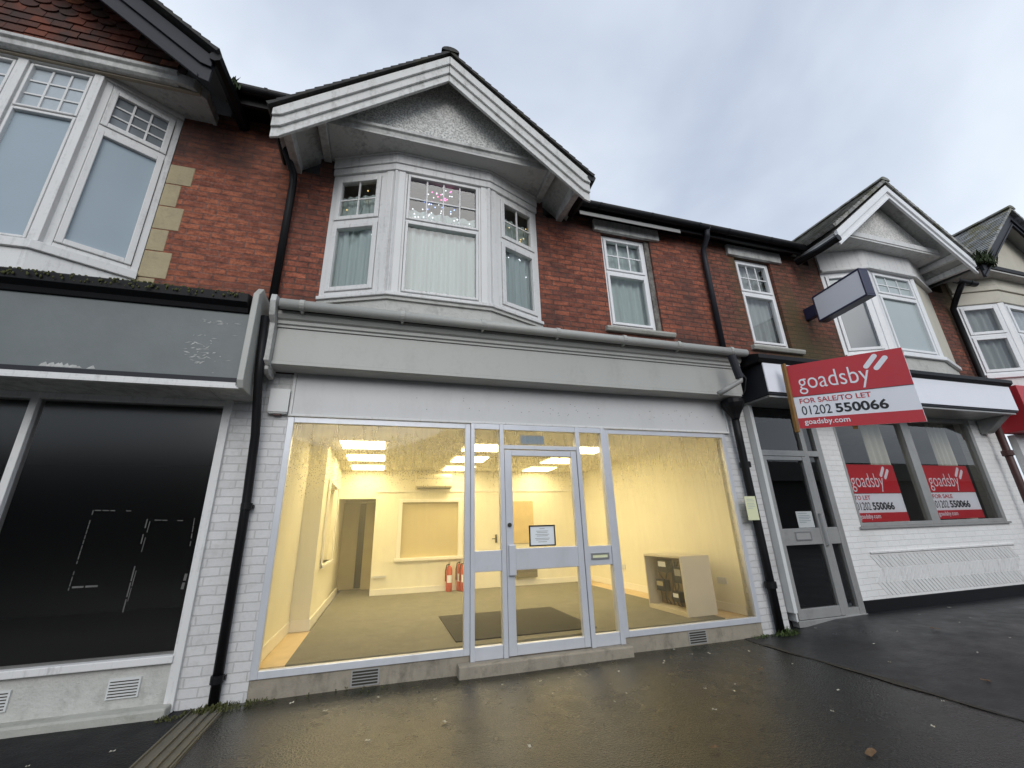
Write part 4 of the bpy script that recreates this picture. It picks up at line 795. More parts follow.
# shop C lower
mb = MB(); mb.box(4.80, 10.07, -0.49, -0.02, 2.87, 3.32); mb.build('fascia', 'charcoal', C, bevel=0.006)
mb = MB(); mb.box(4.795, 10.06, -0.505, -0.491, 2.905, 3.315); mb.build('fascia_panel', 'sign_white', C)
mb = MB(); mb.prism_x([(-0.51, 3.322), (-0.56, 3.36), (-0.56, 3.42), (-0.02, 3.60), (-0.02, 3.322)], 4.70, 10.1); mb.build('fascia_cap', 'black', C, bevel=0.006)
mb = MB(); mb.box(4.82, 10.03, -0.47, -0.012, 2.842, 2.868); mb.build('fascia_soffit', 'alu_grey', C)
mb = MB(); mb.prism_x([(-0.12, 2.6), (-0.28, 2.74), (-0.4, 2.84), (-0.02, 2.84), (-0.02, 2.6)], 9.86, 10.03); mb.build('console', 'alu_grey', C, bevel=0.01)
wall(C, 'shop_wall', 6.085, 10.04, 0.26, 2.84, [(6.44, 9.66, 1.17, 2.84)], 'white_brick_fresh', -0.012, 0.2); wall(C, 'pier', 10.06, 10.6, 0.05, 3.0, [], 'white_brick_fresh', 0.02, 0.2)
wall(C, 'shop_wall', 4.662, 4.82, -0.1, 2.84, [], 'white_brick', 0.0, 0.2)
mb = MB(); mb.box(6.09, 9.95, -0.03, 0.15, -0.1, 0.26); mb.build('plinth', 'black', C, bevel=0.005)
hb = MB()
def herring():
    # soldier bricks laid in a zigzag, each standing a little proud of the wall
    L_, W_ = 0.165, 0.072; x0_, x1_, za_, zb_ = 6.52, 9.55, 0.29, 0.80; rows = 3; hrow = (zb_ - za_) / rows
    for r_ in range(rows):
        s_ = 1 if r_ % 2 else -1; x = x0_
        while x < x1_:
            cz = za_ + hrow * (r_ + 0.5); dx = hrow * 0.42 * s_
            hb.prism_y([(x - dx, cz - hrow / 2 + .004), (x - dx + W_ - 0.012, cz - hrow / 2 + .004), (x + dx + W_ - 0.012, cz + hrow / 2 - .004), (x + dx, cz + hrow / 2 - .004)], -0.012 - R.uniform(0.003, 0.007), -0.0125); x += W_ + 0.004
herring(); hb.build('herringbone_panel', 'white', C)
mb = MB(); mb.box(6.46, 9.6, -0.035, -0.0125, 0.82, 0.84); mb.build('panel_course', 'white', C)
fr = MB(); fr.box(6.44, 6.48, -0.02, 0.08, 1.17, 2.84); fr.box(9.58, 9.66, -0.02, 0.08, 1.17, 2.84); fr.box(7.92, 8.10, -0.02, 0.08, 1.17, 2.84); fr.box(6.48, 7.92, -0.02, 0.08, 1.17, 1.22); fr.box(8.10, 9.58, -0.02, 0.08, 1.17, 1.22); fr.box(6.48, 9.58, -0.02, 0.08, 2.78, 2.84)
sw_ = fr.build('shop_window', 'alu_grey', C, bevel=0.005)
for a, b in ((6.48, 7.92), (8.10, 9.58)): pane(a, b, 1.22, 2.78, sw_, 'glass_soft', 0.03)
mb = MB(); mb.box(6.40, 9.70, -0.045, -0.021, 1.14, 1.17); mb.build('sill', 'alu_grey', C)
mb = MB(); mb.box(6.1, 10.0, 2.6, 2.65, 0.2, 2.9); mb.box(6.1, 6.15, 0.25, 2.6, 0.2, 2.9); mb.box(9.9, 9.95, 0.25, 2.6, 0.2, 2.9); mb.box(6.1, 9.9, 0.2, 2.6, 2.85, 2.9); mb.box(6.1, 9.9, 0.2, 2.6, 0.2, 0.25); mb.build('shop_room', 'grey_room', C)
# entrance door of C
dz0 = 0.10
mb = MB(); mb.box(4.83, 4.885, -0.10, 0.05, dz0 + 0.12, 2.84); mb.box(4.885, 4.91, -0.06, 0.05, dz0 + 0.02, 2.84); mb.build('door_post', 'whiteplastic', C, bevel=0.004)
mb = MB(); mb.box(4.912, 4.95, -0.03, 0.05, dz0, 2.84); mb.box(5.72, 5.80, -0.03, 0.05, dz0, 2.84); mb.box(5.98, 6.08, -0.03, 0.05, dz0, 2.84); mb.box(4.95, 5.72, -0.03, 0.05, 2.14, 2.22); mb.box(5.80, 5.98, -0.03, 0.05, 2.14, 2.22); mb.box(5.80, 5.98, -0.025, 0.04, 0.97, 1.18); mb.box(5.80, 5.98, -0.025, 0.04, dz0, 0.2); mb.box(4.92, 6.08, -0.05, 0.05, dz0 - 0.05, dz0 + 0.02)
df = mb.build('door_frame', 'alu_grey', C, bevel=0.004)
pane(4.95, 5.72, 2.22, 2.84, df, 'glass', 0.01); pane(5.80, 5.98, 2.22, 2.84, df, 'glass', 0.01); pane(5.80, 5.98, 0.2, 0.97, df, 'glass', 0.01); pane(5.80, 5.98, 1.18, 2.14, df, 'glass', 0.01)
mb = MB(); mb.box(4.955, 5.01, -0.035, 0.03, dz0 + .025, 2.135); mb.box(5.655, 5.715, -0.035, 0.03, dz0 + .025, 2.135); mb.box(5.01, 5.655, -0.03, 0.025, dz0 + .025, 0.24); mb.box(5.01, 5.655, -0.03, 0.025, 0.975, 1.18); mb.box(5.01, 5.655, -0.03, 0.025, 2.08, 2.135)
dc = mb.build('door', 'alu_grey', C, bevel=0.004); pane(5.01, 5.655, 0.24, 0.975, dc, 'glass', 0.0); pane(5.01, 5.655, 1.18, 2.08, dc, 'glass', 0.0)
mb = MB(); mb.tube([(5.69, -0.035, 1.36), (5.69, -0.075, 1.34), (5.69, -0.075, 0.97), (5.69, -0.035, 0.95)], 0.014, 8); mb.build('pull_handle', 'steel', dc)
mb = frame(5.2, 5.47, 1.03, 1.14, 0.015, -0.042, -0.031); lb = mb.build('letterbox', 'steel', dc); MB().box(5.215, 5.455, -0.038, -0.0305, 1.045, 1.125).build('flap', 'greyplastic', lb)
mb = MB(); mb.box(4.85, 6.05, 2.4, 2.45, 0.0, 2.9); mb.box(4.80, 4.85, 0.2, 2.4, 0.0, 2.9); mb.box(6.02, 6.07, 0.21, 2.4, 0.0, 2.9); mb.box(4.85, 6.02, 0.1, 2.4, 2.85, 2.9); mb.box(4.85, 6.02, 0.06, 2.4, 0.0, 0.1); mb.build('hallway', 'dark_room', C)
mb = MB(); mb.lathe([(0.05, -0.16), (0.07, -0.1), (0.13, 0.0), (0.15, 0.05), (0.15, 0.10), (0.12, 0.10)], (4.50, -0.16, 2.76), 14); hop = mb.build('rainwater_hopper', 'black', C, bevel=0.004)
mb = MB(); mb.tube([(4.50, -0.15, 2.7), (4.53, -0.12, 2.3), (4.56, -0.09, 1.9), (4.58, -0.08, 1.0), (4.585, -0.08, 0.02)], 0.05, 12); o = mb.build('downpipe', 'black', C, smooth=True)
for zc in (2.0, 0.55): 
    k = MB(); k.lathe([(0.052, -0.04), (0.068, -0.035), (0.068, 0.035), (0.052, 0.04)], (4.575, -0.085, zc), 14); k.build('pipe_collar', 'black', o)
mb = MB(); mb.tube([(4.30, -0.50, 3.38), (4.36, -0.50, 3.06)], 0.05, 12); mb.build('rainwater_spout', 'charcoal', C, smooth=False)
mb = MB(); mb.tube([(4.37, -0.50, 3.10), (4.36, -0.50, 3.02), (4.2, -0.42, 2.93), (4.10, -0.36, 2.87)], 0.034, 12); mb.build('waste_pipe', 'greyplastic', C, smooth=True)

# ---------------------------------------------------------------- house D (far right)
D = thing('terraced_house', 'house at the far right edge with pale bay windows and slate gable roof', 'house', (12, 0, 0), 'terraced houses with shops below')
wall(D, 'wall', 10.502, 16, 3.0, 5.9, [(10.72, 13.4, 3.0, 5.9)], 'brick_c')
bayD = [(10.7, 0), (11.42, -0.34), (12.65, -0.34), (13.4, 0)]
z0, z1, zt = 3.75, 5.22, 4.55
for k in (1, 2):
    mb = MB(); cx_, cy_ = bayD[k]; mb.prism_z([(cx_ - 0.07, cy_ + 0.10), (cx_ - 0.07, cy_ + (0.025 if k == 1 else -0.012)), (cx_, cy_ - 0.025), (cx_ + 0.07, cy_ + (0.025 if k == 2 else -0.012)), (cx_ + 0.07, cy_ + 0.10)], z0, z1)
    mb.build('bay_mullion', 'upvc', D, bevel=0.006)
mb = MB(); bay_band(mb, bayD, 0.05, 3.68, z0, 0.14); mb.build('bay_sill', 'upvc', D); mb = MB(); bay_band(mb, bayD, 0.0, 3.2, 3.68, 0.06); mb.build('bay_apron', 'white', D)
mb = MB(); bay_band(mb, bayD, 0.03, z1, 5.48, 0.12); bay_band(mb, bayD, 0.06, 5.485, 5.60, 0.12); bay_band(mb, bayD, 0.04, 5.605, 5.76, 0.12); mb.build('bay_head', 'cream_board', D, bevel=0.01)
a, b = off_seg(bayD[0], bayD[1], 0.0, 0.07); window(D, a, b, z0, z1, zt, 1, 1, 'upvc', 0.05, 0.055, bars=False)
a, b = off_seg(bayD[1], bayD[2], 0.07, 0.07); window(D, a, b, z0, z1, zt, 1, 1, 'upvc', 0.05, 0.055, bars=False)
a, b = off_seg(bayD[2], bayD[3], 0.07, 0.0); window(D, a, b, z0, z1, zt, 1, 1, 'upvc', 0.05, 0.055, bars=False)
dcx, dhalf, dze, dza = 11.95, 1.75, 5.62, 7.12; dsl = (dza - dze) / dhalf
mb = MB(); mb.prism_y([(dcx - 1.5, 5.82), (dcx + 1.5, 5.82), (dcx, 5.82 + 1.5 * dsl)], -0.5, -0.42); mb.build('gable_wall', 'cream_board', D)
mb = MB(); mb.prism_x([(-0.5, 5.78), (-0.58, 5.79), (-0.58, 5.87), (-0.5, 5.89)], dcx - 1.5, dcx + 1.5); mb.build('gable_moulding', 'black', D)
mb = MB(); mb.prism_z([(dcx - 1.5, 0.0), (dcx - 1.5, -0.56), (dcx + 1.5, -0.56), (dcx + 1.5, 0.0)], 5.75, 5.78); mb.build('gable_soffit', 'soffit', D)
barge(D, dcx, dhalf, dze - 0.01, dza - 0.01, -0.76, 0.26, 'charcoal', steps=2)
for s in (-1, 1):
    mb = MB(); mb.prism_y([(dcx, dza - 0.03), (dcx + s * dhalf, dze - 0.03), (dcx + s * dhalf, dze - 0.05), (dcx, dza - 0.05)], -0.73, 0.1); mb.build('verge_soffit', 'alu_grey', D)
gable_roof(D, dcx, dhalf + 0.05, dze + 0.02, dza + 0.05, -0.86, 2.4, 'slate_pale', 0.04, 'slate')
mb = MB(); mb.prism_x([(0.3, 6.13), (0.3, 6.19), (3.9, 9.0), (3.9, 8.9)], 10.502, 16); mb.build('main_roof', 'slate_dark', D)
bay_room(D, 10.75, 15.5, 3.5, 5.8, 'dim_room')
mb = MB(); mb.box(10.42, 15.5, -0.45, -0.02, 2.62, 3.40); mb.build('fascia', 'red', D, bevel=0.006)
T = lambda p: Vector((10.42 + p[0], -0.45 - p[1], p[2]))
lettering('J', T, 0.10, 3.02, 0.12, 0.20, 'sign_white', D, 0.01)
mb = MB(); mb.box(10.62, 15.5, -0.1, 0.0, 0.0, 2.6); mb.build('shop_front', 'whiteplastic', D)
mb = MB(); mb.tube([(10.08, -0.16, 3.15), (10.08, -0.15, 0.1)], 0.05, 12); o = mb.build('downpipe', 'iron', D, smooth=True)
k = MB(); k.lathe([(0.052, -0.05), (0.075, -0.04), (0.075, 0.04), (0.052, 0.05)], (10.08, -0.155, 2.25), 14); k.build('pipe_collar', 'iron', o)

# ---------------------------------------------------------------- curtains and fairy lights
for (seg, lab) in (((bayB[0], bayB[1]), 'pale net curtain in the left side window of the middle bay'), ((bayB[1], bayB[2]), 'wide pale net curtain in the front window of the middle bay'), ((bayB[2], bayB[3]), 'pale net curtain in the right side window of the middle bay')):
    a, b = off_seg(*seg, 0.03, 0.03); curtain(a, b, 3.8, 5.30 if seg[0] != bayB[1] else 5.08, 0.085, 'net', lab)
curtain((2.9, 0.055), (3.6, 0.055), 3.9, 5.46, 0.12, 'net', 'parted net curtain in the small window left of the middle downpipe', gap=(0.25, 0.05))
curtain((5.35, 0.055), (6.05, 0.055), 3.86, 5.46, 0.12, 'net_grey', 'grey net curtain in the small window right of the middle downpipe')
a, b = off_seg(bayD[0], bayD[1], 0.03, 0.03); curtain(a, b, 3.7, 5.22, 0.12, 'net_grey', 'pleated grey curtain in the left side window of the far right bay', 0.03, 0.14)
a, b = off_seg(bayD[1], bayD[2], 0.03, 0.03); curtain(a, b, 3.7, 5.22, 0.12, 'net_grey', 'pleated grey curtain in the front window of the far right bay', 0.03, 0.14)
for x0_, x1_, lab in ((7.42, 7.86, 'olive grey drape at the right of the left white shop pane'), (9.05, 9.5, 'olive grey drape at the right of the right white shop pane')):
    curtain((x0_, 0.05), (x1_, 0.05), 1.2, 2.82, 0.22, 'net_brown', lab, 0.03, 0.13)
fairy = thing('fairy_lights', 'coloured fairy lights hung behind the top panes of the middle bay window', 'fairy lights', (0.48, -0.15, 5.2))
bulb_me = {}
for nm, cl in (('pink', (1, 0.12, 0.45)), ('blue', (0.25, 0.4, 1)), ('white', (0.9, 0.95, 1)), ('gold', (1, 0.7, 0.25))):
    k = MB(); k.lathe([(0.002, -0.007), (0.007, -0.003), (0.007, 0.003), (0.002, 0.007)], (0, 0, 0), 8); o = k.build('bulb', emit_mat('bulb ' + nm, cl, 2.4 if nm in ('pink', 'blue') else 1.5), fairy); o.location = (0, 0, 0)
    for v in o.data.vertices: v.co += Vector(fairy.location)
    bulb_me[nm] = o
first = dict(bulb_me); used = set(); wire = []
def bulb(nm, p):
    if nm not in used: o = first[nm]; used.add(nm)
    else: o = first[nm].copy(); COL.objects.link(o); o.parent = fairy
    o.location = Vector(p) - Vector(fairy.location); wire.append(Vector(p))
rr = random.Random(12)
for i in range(20): bulb('pink' if i % 3 else 'white', (0.36 + rr.gauss(0, 0.05) + (0.16 if i % 2 else 0), -0.245, 5.33 + rr.gauss(0, 0.07)))
for i in range(14): bulb('blue' if i % 3 else 'white', (0.40 + rr.gauss(0, 0.12), -0.245, 5.15 + rr.gauss(0, 0.06)))
for i in range(14): bulb('white', (rr.uniform(0.1, 0.85), -0.245, 5.02 + rr.gauss(0, 0.09)))
for i in range(14): t = rr.random(); bulb('gold' if i < 7 else 'white', (-0.70 + t * 0.5, 0.0 - t * 0.2, (5.28 if i < 7 else 4.72) + rr.gauss(0, 0.09)))
for i in range(14): t = rr.random(); bulb('gold' if i < 9 else 'white', (1.18 + t * 0.5, -0.2 + t * 0.2, (5.15 if i < 9 else 4.72) + rr.gauss(0, 0.12)))
k = MB(); ws_ = sorted(wire, key=lambda p: p.x); k.tube([p + Vector((0, 0.012, 0)) for p in ws_], 0.0016, 4); k.build('wire', 'slot', fairy)

# ---------------------------------------------------------------- signs
def agent_sign(name, T, w, h, depth, lab, action, cat='sign', group=None, loc=(0, 0, 0), back=False):
    t = thing(name, lab, cat, loc, group)
    mb = MB(); mb.T = T; mb.box(0, w, -depth, 0, 0, h); mb.build('board', 'sign_white', t)
    mb = MB(); mb.T = T; mb.box(0, w, 0.0005, 0.0025, h * 0.49, h); mb.build('red_panel', 'red', t)
    mb = MB(); mb.T = T; mb.box(0, w, 0.0005, 0.0025, 0, h * 0.155); mb.build('red_strip', 'red', t)
    mb = MB(); mb.T = T; mb.box(0, w, 0.0003, 0.003, h * 0.483, h * 0.490); mb.build('dark_line', 'ink', t)
    lettering('goadsby', T, w * 0.08, h * 0.515, w * 0.63, h * 0.325, 'sign_white', t, -0.004, d0=0.003)
    mb = MB(); mb.T = T
    for x0, z0_, x1, z1_ in ((w * 0.70, h * 0.805, w * 0.785, h * 0.94), (w * 0.775, h * 0.765, w * 0.86, h * 0.895)):
        dx, dz = x1 - x0, z1_ - z0_; L = math.hypot(dx, dz); ang = math.atan2(dz, dx); r = h * 0.03
        pts = [(x1 + r * math.cos(ang - math.pi / 2 + math.pi * k / 6), z1_ + r * math.sin(ang - math.pi / 2 + math.pi * k / 6)) for k in range(7)] + [(x0 + r * math.cos(ang + math.pi / 2 + math.pi * k / 6), z0_ + r * math.sin(ang + math.pi / 2 + math.pi * k / 6)) for k in range(7)]
        mb.prism_y([(a, b) for a, b in pts], 0.003, 0.0045)
    mb.build('logo', 'sign_white', t)
    long = len(action) > 9
    lettering(action, T, w * 0.055, h * 0.375, w * (0.62 if long else 0.06 * len(action) * 0.86), h * 0.075, 'red', t, 0.012, d0=0.001)
    lettering('01202', T, w * 0.055, h * 0.20, w * 0.27, h * 0.135, 'ink', t, 0.0, d0=0.001); lettering('550066', T, w * 0.36, h * 0.20, w * 0.42, h * 0.135, 'ink', t, 0.028, d0=0.001)
    lettering('goadsby.com', T, w * 0.055, h * 0.035, w * 0.40, h * 0.10, 'sign_white', t, 0.012, d0=0.003)
    return t
# projecting board: from (5.02,-0.62) out to (5.44,-1.70)
PA, PB = Vector((5.03, -0.64, 0)), Vector((5.44, -1.71, 0)); uu = (PB - PA).normalized(); wB = (PB - PA).length; nB = Vector((uu.y, -uu.x, 0))
def Tb(p): return PA + uu * p[0] + nB * (p[1] + 0.065 * (1 - p[2] / 0.86)) + Vector((0, 0, 2.37 + p[2] - 0.155 * p[0] / wB))
brd = agent_sign('estate_agent_board', Tb, wB, 0.86, 0.02, 'large red and white for sale board projecting above the shop doorway', 'FOR SALE/TO LET', 'sign', loc=(5.0, -0.6, 2.4))
mb = MB(); mb.prism_y([(4.93, 2.33), (4.968, 2.33), (5.022, 3.26), (4.985, 3.26)], -0.655, -0.605); mb.build('post', 'post', brd, bevel=0.005)
mb = MB(); mb.T = Tb; mb.box(0, wB, -0.05, -0.0205, 0.02, 0.06); mb.box(0, wB, -0.05, -0.0205, 0.8, 0.84); mb.box(0.52, 0.56, -0.05, -0.0205, -0.035, 0.8); mb.build('batten', 'post', brd)
Tp = lambda x0, z0: (lambda p: Vector((x0 + p[0], 0.05 - p[1], z0 + p[2])))
agent_sign('window_poster', Tp(6.49, 1.225), 1.06, 0.825, 0.004, 'red TO LET poster in the left pane of the white shop', 'TO LET', 'poster', 'letting posters in the shop window', (6.5, 0.05, 1.2))
agent_sign('window_poster', Tp(8.16, 1.235), 1.12, 0.82, 0.004, 'red FOR SALE poster in the right pane of the white shop', 'FOR SALE', 'poster', 'letting posters in the shop window', (8.2, 0.05, 1.2))
lb = thing('lightbox_sign', 'blank white projecting box sign with navy edges beside the bay window', 'sign', (6.5, -0.1, 4.5))
PA2, PB2 = Vector((6.53, -0.2, 0)), Vector((6.47, -1.0, 0)); uu2 = (PB2 - PA2).normalized(); w2 = (PB2 - PA2).length; n2 = Vector((uu2.y, -uu2.x, 0))
def Tl(p): return PA2 + uu2 * p[0] + n2 * p[1] + Vector((0, 0, 4.285 + p[2] + 0.03 * p[0]))
mb = MB(); mb.T = Tl; mb.box(0, w2, -0.16, 0, 0, 0.03); mb.box(0, w2, -0.16, 0, 0.43, 0.46); mb.box(0, 0.025, -0.16, 0, 0.03, 0.43); mb.box(w2 - 0.025, w2, -0.16, 0, 0.03, 0.43); mb.build('case', 'navy', lb, bevel=0.004)
mb = MB(); mb.T = Tl; mb.box(0.0255, w2 - 0.0255, -0.155, -0.006, 0.0305, 0.4295); mb.build('face', 'sign_white', lb)
mb = MB(); mb.box(6.54, 6.64, -0.195, 0.0, 4.42, 4.62); mb.build('bracket', 'navy', lb, bevel=0.006)
nf = thing('framed_notice', 'black framed paper notice on the glass door of the lit shop', 'notice', (1.69, 0.0, 1.1))
frame(1.535, 1.84, 1.098, 1.315, 0.014, -0.012, -0.002).build('frame', 'ink', nf); MB().box(1.549, 1.826, -0.006, -0.002, 1.112, 1.301).build('sheet', 'paper', nf)
mb = MB()
for i, (wd, zz) in enumerate(((0.06, 1.275), (0.14, 1.25), (0.12, 1.235), (0.16, 1.215), (0.13, 1.20), (0.17, 1.175), (0.15, 1.16), (0.1, 1.14))): mb.box(1.6875 - wd / 2, 1.6875 + wd / 2, -0.0075, -0.0062, zz, zz + 0.005)
mb.build('print_lines', 'greyplastic', nf)
pn = thing('paper_notice', 'white paper notice stuck inside the grey door under the sale board', 'notice', (5.48, 0.01, 1.2)); MB().box(5.34, 5.62, 0.004, 0.006, 1.185, 1.395).build('sheet', 'paper', pn)
mb = MB(); [mb.box(5.37, 5.37 + wd, 0.0025, 0.0038, zz, zz + 0.006) for wd, zz in ((0.16, 1.365), (0.2, 1.335), (0.21, 1.315), (0.18, 1.295), (0.2, 1.27), (0.12, 1.25))]; mb.build('print_lines', 'frost', pn)
yn = thing('yellow_notice', 'pale yellow planning notice tied to the black downpipe by the door', 'notice', (4.5, -0.14, 1.3)); MB().box(4.39, 4.56, -0.145, -0.141, 1.30, 1.59).build('card', 'yellow_paper', yn)
mb = MB(); [mb.box(4.415, 4.415 + wd, -0.1465, -0.1452, zz, zz + 0.005) for wd, zz in ((0.1, 1.55), (0.12, 1.53), (0.11, 1.5), (0.12, 1.48), (0.12, 1.46), (0.08, 1.44))]; mb.build('print_lines', 'frost_light', yn)

# ---------------------------------------------------------------- downpipe between A and B and small boxes
dp = thing('downpipe', 'tall black downpipe on the white brick pier left of the lit shop', 'downpipe', (-1.2, -0.1, 0))
mb = MB(); mb.tube([(-1.25, -0.36, 3.35), (-1.235, -0.30, 2.75), (-1.225, -0.12, 2.2), (-1.215, -0.075, 1.6), (-1.205, -0.07, 0.0)], 0.04, 12); mb.build('pipe', 'black', dp, smooth=True)
for zc in (1.55, 0.2):
    k = MB(); k.lathe([(0.041, -0.03), (0.049, -0.028), (0.049, 0.028), (0.041, 0.03)], (-1.208, -0.073, zc), 14); k.box(-1.26, -1.155, -0.06, -0.02, zc - 0.015, zc + 0.015); k.build('pipe_collar', 'black', dp)
jb = thing('junction_box', 'off-white plastic cable box on the white brick pier under the fascia', 'junction box', (-1.09, -0.05, 2.44))
MB().box(-1.165, -0.995, -0.07, -0.0125, 2.44, 2.69).build('case', 'whiteplastic', jb, bevel=0.008); MB().box(-1.172, -0.988, -0.078, -0.0705, 2.455, 2.698).build('lid', 'whiteplastic', jb, bevel=0.004); MB().box(-1.12, -1.05, -0.06, -0.03, 2.425, 2.439).build('gland', 'iron', jb)
cab = MB(); cab.tube([(4.62, -0.28, 3.28), (4.68, -0.3, 3.15), (4.64, -0.28, 2.98), (4.62, -0.05, 2.8), (4.66, -0.03, 2.4), (4.68, -0.03, 1.7)], 0.008, 6); tag(cab.build('cable', 'ink', smooth=True), 'black cable drooping from the right end of the pale fascia', 'cable')

# ---------------------------------------------------------------- things inside shop B
def ceiling_light(x, y, lab):
    t = thing('ceiling_light', lab, 'ceiling light', (x, y, 2.465), 'lit square ceiling panels in the shop'); 
    m_ = MB(); m_.box(x - 0.29, x + 0.29, y - 0.29, y + 0.29, 2.4645, 2.4665); m_.build('diffuser', 'lightpanel', t)
    m_ = MB(); m_.box(x - 0.3, x - 0.29, y - 0.3, y + 0.3, 2.461, 2.4665); m_.box(x + 0.29, x + 0.3, y - 0.3, y + 0.3, 2.461, 2.4665); m_.box(x - 0.29, x + 0.29, y - 0.3, y - 0.29, 2.461, 2.4665); m_.box(x - 0.29, x + 0.29, y + 0.29, y + 0.3, 2.461, 2.4665); m_.build('trim', 'skirting', t); return t
for x, side in ((-0.33, 'left'), (1.40, 'middle'), (3.12, 'right')):
    for y, d in ((1.62, 'nearest the window'), (2.75, 'second from the window'), (3.88, 'nearest the back wall')):
        ceiling_light(x, y, 'lit square ceiling panel of the %s row, %s' % (side, d))
mt = MB(); mt.box(0.8, 2.4, 0.3, 1.75, 0.2005, 0.212); tag(mt.build('doormat', 'mat', bevel=0.004), 'dark doormat on the carpet inside the glass door', 'doormat')
ac = thing('air_conditioner', 'ivory wall air conditioner above the hatch on the back wall', 'air conditioner', (0.95, 4.3, 2.1))
mb = MB(); mb.prism_x([(4.34, 2.10), (4.20, 2.10), (4.14, 2.15), (4.13, 2.36), (4.16, 2.39), (4.34, 2.39)], 0.58, 1.31); mb.build('case', 'ac', ac, bevel=0.012)
mb = MB(); mb.box(0.62, 1.27, 4.145, 4.20, 2.096, 2.112); mb.build('louvre', 'slot', ac); MB().box(0.6, 1.29, 4.1275, 4.13, 2.30, 2.306).build('grille_line', 'slot', ac)
ht = thing('panel_heater', 'small dark heater low on the back wall behind the door', 'heater', (2.9, 4.3, 0.35)); mb = MB(); mb.box(2.64, 3.11, 4.25, 4.34, 0.35, 0.50); mb.build('case', 'doorgrey', ht, bevel=0.01); MB().box(2.66, 3.09, 4.247, 4.2498, 0.455, 0.462).build('grille', 'slot', ht)
def extinguisher(x, y, h, r, lab):
    t = thing('fire_extinguisher', lab, 'fire extinguisher', (x, y, 0.2), 'red fire extinguishers by the back wall'); z = 0.201
    m_ = MB(); m_.lathe([(r * 0.92, 0), (r, 0.02), (r, h * 0.74), (r * 0.85, h * 0.81), (r * 0.45, h * 0.86), (r * 0.28, h * 0.87)], (x, y, z), 18); m_.build('cylinder', 'extred', t, smooth=True)
    m_ = MB(); m_.lathe([(r * 0.26, h * 0.86), (r * 0.3, h * 0.9), (r * 0.22, h * 0.94)], (x, y, z), 10); m_.box(x - 0.012, x + 0.012, y - 0.09, y + 0.03, z + h * 0.93, z + h * 0.955); m_.box(x - 0.01, x + 0.01, y - 0.085, y + 0.0, z + h * 0.975, z + h); m_.build('valve', 'steel', t)
    m_ = MB(); m_.tube([(x, y - 0.02, z + h * 0.91), (x - r * 0.9, y - 0.05, z + h * 0.9), (x - r * 1.25, y - 0.04, z + h * 0.7), (x - r * 1.15, y - 0.03, z + h * 0.35)], 0.011, 8); m_.build('hose', 'slot', t, smooth=True)
    m_ = MB(); a0 = -2.3; vs = []; fs = []
    for k in range(9):
        a = -2.35 + 1.6 * k / 8; vs += [(x + (r + .002) * math.cos(a), y + (r + .002) * math.sin(a), z + h * 0.3), (x + (r + .002) * math.cos(a), y + (r + .002) * math.sin(a), z + h * 0.55)]
        if k: fs.append((2 * k - 2, 2 * k, 2 * k + 1, 2 * k - 1))
    m_.add(vs, fs); m_.build('label', 'sign_white', t); return t
extinguisher(1.29, 4.2, 0.52, 0.06, 'slim red fire extinguisher standing apart below the hatch'); extinguisher(1.50, 4.24, 0.55, 0.062, 'red fire extinguisher partly hidden at the back of the pair'); extinguisher(1.56, 4.12, 0.53, 0.072, 'stout red fire extinguisher at the front of the pair')
cb_ = thing('cabinet', 'beige open cabinet full of wiring on the shop floor by the right wall', 'cabinet', (3.88, 0.74, 0.2))
X0, X1, Y0, Y1, Z0, Z1 = 3.65, 4.09, 0.33, 1.15, 0.2, 0.89
MB().box(X0, X1, Y0, Y0 + 0.022, Z0, Z1).build('side_panel', 'ply', cb_, bevel=0.002); MB().box(X0, X1, Y1 - 0.022, Y1, Z0, Z1).build('side_panel', 'ply', cb_, bevel=0.002)
MB().box(X0 + .001, X1, Y0 + 0.022, Y1 - 0.022, Z1 - 0.024, Z1 - .001).build('top_panel', 'ply', cb_); MB().box(X0 + .001, X1, Y0 + 0.022, Y1 - 0.022, Z0, Z0 + 0.05).build('base_panel', 'ply', cb_); MB().box(X0 + 0.20, X0 + 0.215, Y0 + 0.022, Y1 - 0.022, Z0 + 0.05, Z1 - 0.024).build('back_panel', 'ply_dark', cb_)
def meter(y, z, w, h, mat, lab, white):
    t = thing('meter_box', lab, 'meter box', (X0 + 0.15, y, z), 'meter boxes in the open cabinet'); MB().box(X0 + 0.10, X0 + 0.199, y - w / 2, y + w / 2, z, z + h).build('case', mat, t, bevel=0.006); MB().box(X0 + 0.097, X0 + 0.0995, y - w * 0.38, y + w * 0.38, z + h * 0.45, z + h * 0.85).build('label_plate', white, t); return t
meter(0.88, 0.66, 0.22, 0.16, 'slot', 'black meter box with broad white plate at the top left in the cabinet', 'sign_white'); meter(0.56, 0.55, 0.16, 0.2, 'charcoal', 'charcoal meter box at the right in the cabinet', 'greyplastic'); meter(0.66, 0.32, 0.14, 0.12, 'slot', 'small black meter box low in the cabinet with pale plate', 'paper'); meter(0.98, 0.42, 0.18, 0.14, 'charcoal', 'charcoal meter box low at the left in the cabinet', 'brownpaint')
cc_ = MB()
for i in range(7):
    y = 0.45 + 0.08 * i; cc_.tube([(X0 + 0.17, y, 0.8), (X0 + 0.12, y + R.uniform(-.08, .08), 0.66), (X0 + 0.14, y + R.uniform(-.1, .1), 0.5), (X0 + 0.1, y + R.uniform(-.06, .06), 0.36), (X0 + 0.15, y, 0.27)], 0.008, 6)
tag(cc_.build('wiring', 'slot', smooth=True), 'tangle of black wires hanging inside the open beige cabinet', 'wiring')

